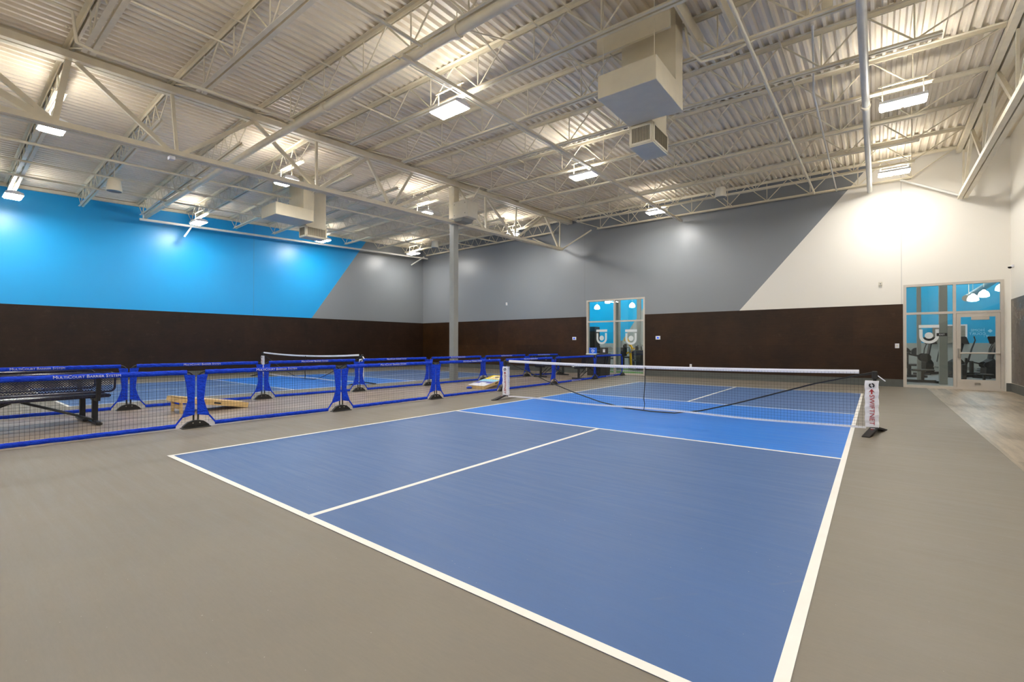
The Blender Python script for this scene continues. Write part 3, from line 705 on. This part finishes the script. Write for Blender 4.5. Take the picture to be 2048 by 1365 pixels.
# ================================================================== BENCHES
def expanded(mb, x0, x1, y_of, z0, z1, cut=0.0, pitch=.034, w=.007):
    # lattice of crossing strips in the (u, v) rectangle, mapped by y_of(u, v) -> 3D
    Lx, Lz = x1-x0, z1-z0; n = int((Lx+Lz)/pitch)
    for s_ in (1, -1):
        for i in range(n+1):
            c = i*pitch
            if s_ == 1: a = (c, 0) if c <= Lx else (Lx, c-Lx); b_ = (0, c) if c <= Lz else (c-Lz, Lz)
            else:
                a = (Lx-c, 0) if c <= Lx else (0, c-Lx); b_ = (Lx, c) if c <= Lz else (Lx-c+Lz, Lz)
            mb.bar(y_of(x0+a[0], z0+a[1]), y_of(x0+b_[0], z0+b_[1]), w, .003, (0, 1, 0))
def make_bench(label, L=2.16):
    # local: x along length, seat towards +y, back at y=0 ; origin at floor centre under the back
    t = thing('perforated_bench', label, 'bench', (0, 0, 0), 0, 'dark perforated steel benches')
    h = L/2
    bk = MB(); yof = lambda u, v: Vector((u, -.0-(v-.52)*.18, v)); expanded(bk, -h+.03, h-.03, yof, .54, .80); bk.build('backrest_mesh', BENCH, t)
    rim = MB(); c = .07; pts = []
    for (cx, cz, a0) in ((h-c, .82-c, 90), (h-c, .52+c, 0), (-h+c, .52+c, -90), (-h+c, .82-c, -180)):
        for k in range(5): a = math.radians(a0-k*22.5); pts.append(yof(cx+c*math.cos(a), cz+c*math.sin(a)))
    pts.append(pts[0]); rim.tube(pts, .017, 8, False); rim.build('backrest_rim', BENCH, t)
    st = MB(); sof = lambda u, v: Vector((u, v, .46)); 
    def ex2(x0, x1, y0, y1):
        Lx, Ly = x1-x0, y1-y0; p_ = .034; n = int((Lx+Ly)/p_)
        for s_ in (1, -1):
            for i in range(n+1):
                q = i*p_
                if s_ == 1: a = (q, 0) if q <= Lx else (Lx, q-Lx); b_ = (0, q) if q <= Ly else (q-Ly, Ly)
                else: a = (Lx-q, 0) if q <= Lx else (0, q-Lx); b_ = (Lx, q) if q <= Ly else (Lx-q+Ly, Ly)
                st.bar((x0+a[0], y0+a[1], .455), (x0+b_[0], y0+b_[1], .455), .009, .004)
    ex2(-h+.06, h-.06, .07, .43); st.build('seat_mesh', BENCH, t)
    sr = MB()
    for yy in (.06, .44): sr.tube([(-h+.05, yy, .45), (h-.05, yy, .45)], .03, 8)
    for xx in (-h+.05, h-.05): sr.tube([(xx, .06, .45), (xx, .44, .45)], .02, 8)
    sr.tube([(-h+.05, .25, .455), (h-.05, .25, .455)], .02, 8); sr.bar((-h+.06, .25, .43), (h-.06, .25, .43), .03, .03); sr.build('seat_rim', BENCH, t)
    for xx in (-h+.2, h-.2):
        su = MB(); su.bar((xx, -.045, .80), (xx, .0, .42), .055, .05, (0, 1, 0)); su.bar((xx, -.02, .40), (xx, .4, .40), .05, .05); su.build('back_support', BLACK, t)
        le = MB(); le.bar((xx, .22, .40), (xx, .22, .05), .07, .06, (0, 1, 0)); lo = le.build('leg', BLACK, t)
        fo = MB(); fo.cbox((xx-.04, -.10, 0), (xx+.04, .50, .055), .015); fo.build('skid', BLACK, lo)
    for sg in (-1, 1):
        for oy in (.12, .32):
            br = MB(); br.tube([(sg*.05, oy, .42), (sg*(h-.24), oy*.6+.09, .08)], .014, 8); br.build('brace', BLACK, t)
    return t
bp = make_bench('dark perforated bench nearest the camera at left, seen from its back')
def place_bench(o, x, y, facing):   # facing -1: seat towards -x ; +1: seat towards +x
    o.location = (x, y, 0); o.rotation_euler = (0, 0, math.pi/2 if facing < 0 else -math.pi/2)
place_bench(bp, -3.28, -.88, -1)
for (x, y, fc, lb) in ((-4.32, -.93, 1, 'dark perforated bench behind the nearest one at left, facing it'), (-4.1, 13.95, 1, 'dark perforated bench at the far end facing right, beside far barrier'), (-1.98, 13.95, -1, 'dark perforated bench at the far end in front of the bins')):
    c = copy_tree(bp); c['label'] = lb; place_bench(c, x, y, fc)
    if y > 5: c.scale = (.93, 1, 1)

# ================================================================== CORNHOLE BOARDS
def cornhole(label, printed):
    # local: x width .61, y from low end (0) to high end (1.22)
    t = thing('cornhole_board', label, 'game board', (0, 0, 0)); sl = math.atan2(.215, 1.22)
    R = Matrix.Translation((0, 0, .085)) @ Matrix.Rotation(sl, 4, 'X')
    tp = MB(); W_, L_ = .61, 1.22; hc = (.305, .99); n_ = 24
    ring = [(hc[0]+.076*math.cos(2*math.pi*i/n_), hc[1]+.076*math.sin(2*math.pi*i/n_)) for i in range(n_)]
    def outer(a):
        c_, s_ = math.cos(a), math.sin(a); k = min((W_-hc[0])/abs(c_) if abs(c_) > 1e-6 else 9, ((L_-hc[1]) if s_ > 0 else (hc[1]-.76))/abs(s_) if abs(s_) > 1e-6 else 9); return (hc[0]+c_*k, hc[1]+s_*k)
    # 45 degree corners handled by a dense ring
    m_ = 96; inn = [(hc[0]+.076*math.cos(2*math.pi*i/m_), hc[1]+.076*math.sin(2*math.pi*i/m_)) for i in range(m_)]; out = [outer(2*math.pi*(i+.001)/m_) for i in range(m_)]
    for z0_, z1_ in ((0, .012),):
        vv = [(a, b, z1_) for a, b in inn]+[(a, b, z1_) for a, b in out]+[(a, b, z0_) for a, b in inn]+[(a, b, z0_) for a, b in out]
        ff = []
        for i in range(m_):
            j = (i+1) % m_; ff += [(i, j, m_+j, m_+i), (2*m_+i, 3*m_+i, 3*m_+j, 2*m_+j), (i, 2*m_+i, 2*m_+j, j)]
        tp.add(vv, ff)
    tp.box((0, 0, 0), (W_, .76, .012)); to = tp.build('top_panel', WHITE if printed else PLYW, t, R)
    fr_ = MB(); fr_.box((0, 0, -.085), (W_, .02, -.0005)); fr_.box((0, L_-.02, -.085), (W_, L_, -.0005)); fr_.box((0, .0205, -.085), (.02, L_-.0205, -.0005)); fr_.box((W_-.02, .0205, -.085), (W_, L_-.0205, -.0005))
    fo = fr_.build('frame', PLYW, t, R)
    for sx in (0, 1):
        ho = MB(); x_ = -.001 if sx == 0 else W_-.001; ho.cbox((x_, .50, -.058), (x_+.002, .62, -.028), .001); ho.build('handle_slot', BLACKM, fo)
    for sx in (.03, W_-.12): MB().box((sx, 1.12, 0), (sx+.09, 1.15, .22)).build('leg', PLYW, t)
    MB().box((.1, 1.12, .07), (W_-.1, 1.145, .15)).build('leg_crossbar', PLYW, t)
    if printed:
        z_ = .0135
        ys = MB()       # yellow artwork around the hole, concentric squares open at one side
        def fr(mb, a, b, w_):
            x0, y0 = a; x1, y1 = b
            mb.box((x0, y0, .0121), (x1, y0+w_, z_)); mb.box((x0, y1-w_, .0121), (x1, y1, z_)); mb.box((x0, y0+w_, .0121), (x0+w_, y1-w_, z_)); mb.box((x1-w_, y0+w_, .0121), (x1, y1-w_, z_))
        fr(ys, (.0, .74), (.61, 1.22), .07); fr(ys, (.17, .87), (.44, 1.11), .045); ys.box((.07, .81, .0121), (.12, 1.15, z_))
        ys.build('yellow_print', YEL, to)
        MB().box((0, .48, .0121), (.61, .735, z_)).build('blue_print', SKYB, to)
        v_ = MB(); v_.box((0, .38, .0121), (.61, .475, z_)); v_.box((0, .26, .0121), (.2, .38, z_)); v_.box((.42, .28, .0121), (.61, .38, z_)); v_.build('violet_print', VIOL, to)
    return t
b1 = cornhole('plain plywood cornhole board behind the second barrier, underside leg towards camera', False)
b1.location = (-4.22+.62, 2.36, 0); b1.rotation_euler = (0, 0, math.pi)
b2 = cornhole('cornhole board printed yellow, light blue and white beside the net post', True)
b2.location = (-2.99, 8.12, 0); b2.rotation_euler = (0, 0, .03)
bag = MB(); vv = []
bag.lathe([(0, 0), (.07, 0), (.085, .02), (.07, .045), (.03, .06), (0, .062)], (0, 0, 0), 14)
o = bag.build('bean_bag', BAGB); o.location = (-2.86, 8.03, .002); tag(o, 'blue bean bag on the floor against the printed cornhole board', 'bean bag')
bag2 = MB().lathe([(0, 0), (.06, 0), (.075, .02), (.06, .04), (0, .05)], (0, 0, 0), 12).build('bean_bag', BAGB); bag2.location = (-3.9, 1.42, .002)
tag(bag2, 'dark blue bean bag under the plain plywood cornhole board', 'bean bag')

# ================================================================== BINS
def bin_(x, y, label, sign):
    t = thing('waste_bin', label, 'bin', (x, y, 0), 0, 'waste bins by the window'); w = .42
    b_ = MB(); vv = []
    for z_, s_ in ((0, .86), (.8, 1.0), (.86, 1.0)): vv += [(-w/2*s_, -w/2*s_, z_), (w/2*s_, -w/2*s_, z_), (w/2*s_, w/2*s_, z_), (-w/2*s_, w/2*s_, z_)]
    ff = [(3, 2, 1, 0), (8, 9, 10, 11)]+[(i*4+k, i*4+(k+1) % 4, i*4+4+(k+1) % 4, i*4+4+k) for i in (0, 1) for k in range(4)]
    b_.add(vv, ff); b_.build('body', BINS, t)
    MB().cbox((-w/2-.01, -w/2-.01, .855), (w/2+.01, w/2+.01, .90), .01).build('lid', VINYLG if sign == 'r' else BINS, t)
    sg = MB(); sg.box((-.17, .0, .90), (.17, .015, 1.14)); so = sg.build('sign', SIGNB if sign == 'r' else BINS, t)
    if sign == 'r':
        q = MB()
        for k in range(3):
            a = math.radians(90+120*k); c_ = Vector((.0+.05*math.cos(a), -.002, 1.0+.05*math.sin(a)))
            for (da, L_) in ((60, .05),):
                e0 = math.radians(90+120*k-48); e1 = math.radians(90+120*k+35)
                q.bar((.055*math.cos(e0), -.003, 1.0+.055*math.sin(e0)), (.055*math.cos(e1), -.003, 1.0+.055*math.sin(e1)), .004, .026, (0, 0, 1))
                q.prism([(.055*math.cos(e1)+.028*math.cos(e1), 1.0+.055*math.sin(e1)+.028*math.sin(e1)), (.055*math.cos(e1)-.022*math.cos(e1), 1.0+.055*math.sin(e1)-.022*math.sin(e1)), (.055*math.cos(e1+.75), 1.0+.055*math.sin(e1+.75))], -.005, -.001)
        q.build('recycling_symbol', WHITE, so)
        text_mb('RECYCLE', .045).build('printed_text', WHITE, so).matrix_local = Matrix.Translation((0, -.003, 1.105)) @ RX90
    else:
        q = MB(); q.box((-.045, -.004, .95), (.045, -.001, 1.05)); q.box((-.055, -.004, 1.06), (.055, -.001, 1.075)); q.box((-.02, -.004, 1.08), (.02, -.001, 1.09)); q.build('bin_symbol', WHITE, so)
    t.rotation_euler = (0, 0, .12)
    return t
bin_(-2.86, 15.45, 'dark waste bin with white lid and blue recycling sign by the window', 'r')
bin_(-2.38, 15.50, 'dark waste bin with grey trash sign right of the recycling bin', 't')

# ================================================================== WALL DEVICES
def wbox(name, c, w, h, d, mat, label, cat, extra=None):
    t = thing(name, label, cat, c); x, y, z = 0, 0, 0
    MB().cbox((-w/2, -d, -h/2), (w/2, 0, h/2), .006).build('plate', mat, t)
    if extra: MB().box((-w*extra[1]/2, -d-.003, -h*extra[1]/2), (w*extra[1]/2, -d-.0005, h*extra[1]/2)).build('display' if extra[0] is BLUEE else 'insert', extra[0], t)
    return t
Y0 = YB
wbox('wall_sensor', (-8.3, Y0, 3.31), .09, .14, .03, WHITE, 'small white sensor high on the grey back wall', 'sensor', (CREAMPL, .5))
wbox('door_controller', (-4.36, Y0-.02, 1.54), .19, .14, .04, WHITE, 'white keypad with blue screen left of the window', 'keypad', (BLUEE, .42))
wbox('door_controller', (-.51, Y0-.02, 1.54), .19, .14, .04, WHITE, 'white keypad with blue screen right of the window', 'keypad', (BLUEE, .42))
wbox('wall_sensor', (6.47, Y0, 3.15), .09, .11, .04, CREAMPL, 'small cream sensor on the white wall left of the door', 'sensor', (COLGREY, .35))
wbox('wall_outlet', (.76, Y0-.02, .46), .08, .12, .01, WHITE, 'white outlet low on the brown panels behind the near net', 'outlet', (CREAMPL, .5))
wbox('light_switch', (6.86, Y0-.02, 1.24), .10, .14, .012, WHITE, 'white switch on brown panels beside the door', 'switch', (CREAMPL, .4))
wbox('wall_outlet', (-9.42, Y0-.02, .46), .08, .12, .01, WHITE, 'white outlet low on brown panels near the far left corner', 'outlet', (CREAMPL, .5))
wbox('wall_outlet', (-5.9, Y0-.02, .6), .08, .16, .01, WHITE, 'white outlet on brown panels between column and window', 'outlet', (CREAMPL, .5))
t = thing('security_camera', 'small white dome camera on the right wall above the door', 'camera', (XR, 16.2, 3.36)); 
MB().cbox((-.05, -.05, -.02), (0, .05, .05), .01).build('mount', WHITE, t); MB().lathe([(.045, 0), (.04, -.03), (.02, -.045), (0, -.05)], (-.07, 0, 0), 14).build('dome', BLACK, t)

# ================================================================== WINDOW AND DOOR
fr = MB(); y0, y1 = YB-.01, YB+.11
def frame_rect(mb, x0, x1, z0, z1, w, ya, yb): mb.box((x0, ya, z0), (x0+w, yb, z1)); mb.box((x1-w, ya, z0), (x1, yb, z1)); mb.box((x0+w, ya, z0), (x1-w, yb, z0+w)); mb.box((x0+w, ya, z1-w), (x1-w, yb, z1))
frame_rect(fr, WX0-.03, WX1+.03, 0, WZ1+.02, .07, y0, y1); fr.box((-2.46, y0+.002, .068), (-2.39, y1-.002, WZ1-.048)); fr.box((WX0+.038, y0+.004, 2.235), (-2.458, y1-.004, 2.295)); fr.box((-2.392, y0+.004, 2.235), (WX1-.038, y1-.004, 2.295))
w1 = struct('window_1', fr, ALU)
for (a, b_, c_, d_) in ((WX0+.04, -2.46, .07, 2.235), (-2.39, WX1-.04, .07, 2.235), (WX0+.04, -2.46, 2.295, 3.15), (-2.39, WX1-.04, 2.295, 3.15)):
    MB().box((a, YB+.045, c_), (b_, YB+.053, d_)).build('window_pane', GLASS, w1)
def logo(cx, cz, w, h, parent, y):
    mb = MB(); w2 = w/2
    mb.box((cx-w2, y-.003, cz+h/2-.16*h), (cx+w2, y-.001, cz+h/2))
    oR, iR, n_ = w2*.96, w2*.62, 16; zc = cz-h/2+oR
    out = [(cx-oR, cz+h/2-.24*h)]+[(cx+oR*math.cos(math.pi+math.pi*i/n_), zc+oR*math.sin(math.pi+math.pi*i/n_)) for i in range(n_+1)]+[(cx+oR, cz+h/2-.24*h)]
    inn = [(cx+iR, cz+h/2-.24*h)]+[(cx+iR*math.cos(-math.pi*i/n_), zc+iR*math.sin(-math.pi*i/n_)) for i in range(n_+1)]+[(cx-iR, cz+h/2-.24*h)]
    k = len(out); vv = [(a, y-.003, b_) for a, b_ in out]+[(a, y-.003, b_) for a, b_ in reversed(inn)]; ff = [(i, i+1, k+i+1, k+i) for i in range(k-1)]
    vv2 = [(a, y-.001, b_) for a, _, b_ in vv]; ff2 = [tuple(2*k+q for q in f_) for f_ in ff]; mb.add(vv+vv2, ff+ff2)
    rr = w2*.42; mb.prism([(cx+rr*math.cos(2*math.pi*i/20), zc+.02+rr*math.sin(2*math.pi*i/20)) for i in range(20)], y-.003, y-.001)
    return mb.build('glass_decal', VINYLG, parent)
logo(-3.04, 1.60, .52, .64, w1, YB+.045); logo(-1.69, 1.58, .52, .64, w1, YB+.045)
fd = MB(); frame_rect(fd, DX0-.02, DX1+.02, 0, DZ1+.02, .07, y0, y1); fd.box((8.10, y0+.002, .068), (8.165, y1-.002, DZ1-.048)); fd.box((DX0+.048, y0+.004, 2.17), (8.102, y1-.004, 2.235)); fd.box((8.163, y0+.004, 2.17), (DX1-.048, y1-.004, 2.235))
d0 = struct('window_2', fd, ALU)
for (a, b_, c_, d_) in ((DX0+.05, 8.10, .07, 2.17), (DX0+.05, 8.10, 2.235, 3.0), (8.165, DX1-.05, 2.235, 3.0)):
    MB().box((a, YB+.045, c_), (b_, YB+.053, d_)).build('window_pane', GLASS, d0)
logo(7.585, 1.585, .45, .55, d0, YB+.045)
es = MB(); es.box((7.75, YB+.036, 1.525), (7.98, YB+.044, 1.615)); eo = es.build('exit_plaque', BLACKM, d0)
text_mb('EXIT', .06).build('printed_text', WHITE, eo).matrix_local = Matrix.Translation((7.865, YB+.034, 1.57)) @ RX90
dm = MB(); a0, a1 = 8.17, 9.045
dm.box((a0, YB+.0, .01), (a0+.09, YB+.045, 2.165)); dm.box((a1-.09, YB, .01), (a1, YB+.045, 2.165)); dm.box((a0+.09, YB, .01), (a1-.09, YB+.045, .29)); dm.box((a0+.09, YB, 2.06), (a1-.09, YB+.045, 2.165))
dr = struct('door_1', dm, ALU)
MB().box((a0+.09, YB+.018, .29), (a1-.09, YB+.026, 2.06)).build('door_pane', GLASS, dr)
pbm = MB(); pbm.tube([(a0+.10, YB-.07, 1.04), (a1-.02, YB-.07, 1.04)], .022, 10); pbm.bar((a0+.08, YB-.07, 1.04), (a0+.08, YB, 1.04), .05); pbm.bar((a1-.03, YB-.07, 1.04), (a1-.03, YB, 1.04), .04); pbm.build('push_bar', ALU, dr)
MB().cbox((a0+.02, YB-.06, .90), (a0+.085, YB, 1.17), .012).build('door_handle', STAINL, dr)
clm = MB(); clm.cbox((a0+.30, YB-.06, 1.97), (a0+.66, YB, 2.09), .01); clm.bar((a0+.5, YB-.03, 2.09), (a0+.64, YB-.05, 2.2), .02); clm.build('door_closer', ALU, dr)
MB().box((a0+.36, YB-.003, .14), (a0+.48, YB, .21)).build('floor_latch_plate', STAINL, dr)
tx = text_mb('HOME\nCOURT', .10); tx.v = [(-a, b_, c_) for a, b_, c_ in tx.v]
dec = tx.build('door_decal', SKYB, dr); dec.matrix_local = Matrix.Translation((8.60, YB+.012, 1.63)) @ RX90
dd = MB(); dd.box((8.73, YB+.012, 1.49), (8.735, YB+.015, 1.75)); dd.prism([(8.80, 1.66), (8.85, 1.61), (8.90, 1.66), (8.85, 1.71)], YB+.012, YB+.015); dd.box((8.76, YB+.012, 1.53), (8.82, YB+.015, 1.545)); dd.box((8.78, YB+.012, 1.49), (8.795, YB+.015, 1.54)); dd.build('door_decal', SKYB, dr)

# ================================================================== GYM BEYOND THE GLASS
GX0, GX1, GY1 = -12.0, 15.5, 27.0
struct('floor_4', MB().box((GX0, YB+.24, -.2), (GX1, GY1, -.001)), plain('gym rubber floor', srgb(120, 122, 122), .5))
struct('floor_5', MB().box((-9, YB+.26, 0), (2, 18.6, .01)).box((-9, 20.2, 0), (2, 21.0, .01)), TURF)
struct('floor_6', MB().box((6, YB+.24, 0), (GX1, 18.0, .003)), WOODR)
MBt = MB().box((-9, 18.62, 0), (2, 18.72, .012)); struct('trim_6', MBt, LINEM)
struct('wall_gym_back', MB().box((GX0, GY1, 0), (GX1, GY1+.2, 6.5)), GYMBLUE)
struct('wall_gym_left', MB().box((GX0-.2, YB+.24, 0), (GX0, GY1, 6.5)), GYMBLUE)
struct('wall_gym_right', MB().box((GX1, YB+.24, 0), (GX1+.2, GY1, 6.5)), GYMBLUE)
struct('ceiling_gym', MB().box((GX0, YB+.24, 6.5), (GX1, GY1, 6.6)), DECK)
struct('trim_7', MB().prism([(-7.93, 0), (2.5, 0), (2.5, 6.5), (-3.4, 6.5)], GY1-.03, GY1-.01, 'xz'), GYMGREY)
struct('trim_8', MB().box((GX0, GY1-.05, 0), (GX1, GY1, 1.35)), GYMGREY)
struct('trim_9', MB().box((8.4, 26.85, 1.35), (9.48, 26.94, 2.12)), STONE); struct('trim_10', MB().box((8.4, 26.84, 2.12), (9.54, 26.94, 2.18)).box((9.48, 26.84, 1.35), (9.54, 26.94, 2.12)), WHITE)
for (x, y, s_, lb) in ((-4.02, 20.2, .26, 'grey gym column seen through the window centre'), (8.06, 18.6, .2, 'wide grey gym column behind the door sidelight'), (7.55, 20.0, .12, 'slim grey gym column behind the door sidelight'), (-4.45, 24.0, .2, 'far grey gym column right in the window view')):
    t = thing('gym_column', lb, 'column', (x, y, 0)); MB().cbox((-s_/2, -s_/2, 0), (s_/2, s_/2, 6.45), .01).build('shaft', COLGREY, t)
pl = None
for (x, y, z, lb) in ((-6.1, 22, 3.3, 'left pendant lamp behind the window'), (-5.45, 22, 3.6, 'middle high pendant lamp behind the window'), (-4.0, 22, 3.3, 'right pendant lamp behind the window'), (-3.4, 21, 3.95, 'top right pendant lamp behind the window'),
                   (9.06, 21.2, 2.84, 'lowest pendant lamp behind the door transom'), (9.42, 21.9, 3.02, 'middle pendant lamp behind the door transom'), (9.9, 22.2, 3.24, 'highest pendant lamp behind the door transom')):
    if pl is None:
        pl = o = thing('gym_pendant_lamp', lb+' in the gym', 'lamp', (0, 0, 0), 0, 'gym pendant lamps')
        MB().lathe([(.025, .24), (.06, .2), (.11, .16), (.145, .09), (.155, .0)], (0, 0, 0), 20).build('shade', PEND, o)
        MB().lathe([(0, -.04), (.08, -.035), (.13, -.01), (.145, .01), (0, .02)], (0, 0, 0), 20).build('glow_lens', PEND, o)
        MB().tube([(0, 0, .25), (0, 0, 2.6)], .008, 6).build('cord', STEEL, o)
    else: o = copy_tree(pl); o['label'] = lb+' in the gym'
    o.location = (x, y, z)
    [c for c in kids(o) if c.name.startswith('cord')][0].scale = (1, 1, (6.5-z)/2.6)
for i, (x, y) in enumerate(((-9, 19), (-6.2, 25), (-1, 19.5), (3, 24), (6.6, 19.5), (11.5, 19), (9.5, 25.2), (-8.8, 25), (-3, 22.5))):  # fill lamps added under the gym ceiling to brighten the room
    o = copy_tree(proto); o['group'] = 'added gym fill lamps'; o['label'] = 'added gym fill lamp %s' % ('above the turf strip at left', 'above the far left gym floor', 'above the turf strip at right', 'above the middle gym floor', 'above the entrance', 'above the right gym floor', 'above the elliptical trainers', 'above the far left corner', 'above the silver weight machines')[i]
    o.location = (x, y, 6.0)
t = thing('round_duct', 'silver round air duct under the gym ceiling behind the door', 'air duct', (9.0, 22.2, 3.0))
MB().tube([(0, 0, 0), (1.25, 3.9, .95)], .12, 16).build('pipe_run', STAINL, t); MB().tube([(.1, .3, .1), (.1, .3, 3.5)], .01, 6).build('hanger_rod', STEEL, t); MB().tube([(1.2, 3.7, .95), (1.2, 3.7, 3.5)], .01, 6).build('hanger_rod', STEEL, t)
def elliptical(lb):
    t = thing('elliptical_trainer', lb, 'exercise machine', (0, 0, 0), 0, 'elliptical trainers in the gym')
    b_ = MB(); b_.bar((0, -.7, .06), (0, .8, .06), .12, .1); b_.bar((-.3, -.7, .04), (.3, -.7, .04), .08); b_.bar((-.3, .8, .04), (.3, .8, .04), .08); b_.build('base', BLACK, t)
    h = MB(); h.prism([(.15, .1), (.75, .1), (.7, .6), (.45, .72), (.2, .5)], -.11, .11, 'yz'); h.build('drive_housing', BLACKM, t)
    m_ = MB(); m_.bar((0, .45, .6), (0, .2, 1.35), .08); m_.build('mast', BLACK, t)
    c = MB(); c.prism([(.12, 1.3), (.2, 1.32), (.32, 1.58), (.26, 1.6)], -.2, .2, 'yz'); c.build('console', BLACKM, t)
    for sx in (-1, 1):
        a = MB(); a.tube([(sx*.25, .25, .55), (sx*.27, .1, 1.1), (sx*.24, -.1, 1.45), (sx*.24, -.05, 1.6)], .02, 8); a.build('handlebar', BLACK, t)
        p_ = MB(); p_.bar((sx*.18, -.65, .25+.05*sx), (sx*.2, .35, .3-.05*sx), .05); p_.box((sx*.18-.07, -.5, .27), (sx*.18+.07, -.15, .31)); p_.build('pedal_arm', GREYM, t)
    return t
el = elliptical('black elliptical trainer seen through the door, nearest')
el.location = (9.15, 23.6, 0); el.rotation_euler = (0, 0, 2.3)
for i, (x, y) in enumerate(((10.1, 23.6), (9.35, 25.3), (10.3, 25.3), (11.05, 23.8), (11.25, 25.5), (8.3, 25.2))):
    c = copy_tree(el); c['label'] = 'black elliptical trainer behind the door, %s from the glass' % ORD[i+1]; c.location = (x, y, 0); c.rotation_euler = (0, 0, 2.3+.06*i)
def press(lb, loc, rz, mat=BLACK):
    t = thing('weight_machine', lb, 'exercise machine', loc, rz, 'weight machines in the gym')
    b_ = MB(); b_.bar((-.6, 0, .06), (.6, 0, .06), .1); b_.bar((-.6, -.35, .05), (-.6, .35, .05), .08); b_.bar((.6, -.3, .05), (.6, .3, .05), .08); b_.build('base_frame', mat, t)
    u = MB(); u.bar((-.55, 0, .1), (-.5, 0, 1.35), .09); u.bar((.2, 0, .1), (.2, 0, .45), .09); u.bar((-.5, 0, 1.2), (.25, 0, 1.0), .07); u.build('upright', mat, t)
    MB().cbox((-.15, -.16, .45), (.55, .16, .53), .03).build('seat_pad', BLACKM, t)
    MB().cbox((-.34, -.16, .55), (-.24, .16, 1.2), .03).build('back_pad', BLACKM, t)
    w = MB(); w.tube([(.25, -.3, 1.0), (.25, .3, 1.0)], .02, 8); w.tube([(.25, -.32, 1.0), (.25, -.28, 1.0)], .16, 16); w.tube([(.25, .28, 1.0), (.25, .32, 1.0)], .16, 16); w.build('weight_arm', mat, t)
    s_ = MB(); s_.cbox((-.72, -.2, .08), (-.55, .2, 1.0), .01); s_.build('weight_stack', BLACKM, t)
    return t
def pm(lb, x, y, rz, sc_, mat=BLACK):
    o = press(lb, (x, y, 0), rz, mat); o.scale = (sc_, sc_, sc_)
pm('black weight machine directly behind the door sidelight', 7.42, 19.1, .1, .85)
pm('low black weight machine behind the lower door glass', 9.0, 19.6, .2, .62)
pm('black weight machine further back behind the sidelight', 7.2, 22.0, .5, 1)
pm('silver weight machine at the left of the window view', -5.7, 22.0, .8, 1, GREYM)
pm('silver weight machine at the right of the window view', -3.0, 20.3, 2.2, 1, GREYM)
pm('silver weight machine at the middle of the window view', -4.9, 23.4, 1.4, 1.1, GREYM)
pm('silver weight machine far right in the window view', -3.6, 22.8, .6, 1.1, GREYM)
t = thing('cable_machine', 'yellow arm machine standing at the window centre in the gym', 'exercise machine', (-3.72, 21.0, 0))
q = MB(); q.bar((0, 0, .05), (.35, 0, .05), .1); q.bar((.1, 0, .05), (.05, 0, .95), .09); q.build('stand', YELM, t)
q = MB(); q.bar((.22, 0, .95), (-.18, 0, 1.62), .1); q.bar((-.15, 0, .8), (.3, 0, 1.05), .07); q.bar((-.2, 0, 1.65), (-.25, 0, 1.45), .07); q.build('arm', YELM, t)
t = thing('power_rack', 'tall dark storage rack at the left edge of the window view', 'rack', (-5.5, 20.2, 0))
MB().cbox((-.35, -.3, 0), (.35, .3, 2.2), .02).build('cabinet_body', BLACKM, t); MB().box((-.3, -.31, .1), (.3, -.301, 1.9)).build('door', BINS, t)
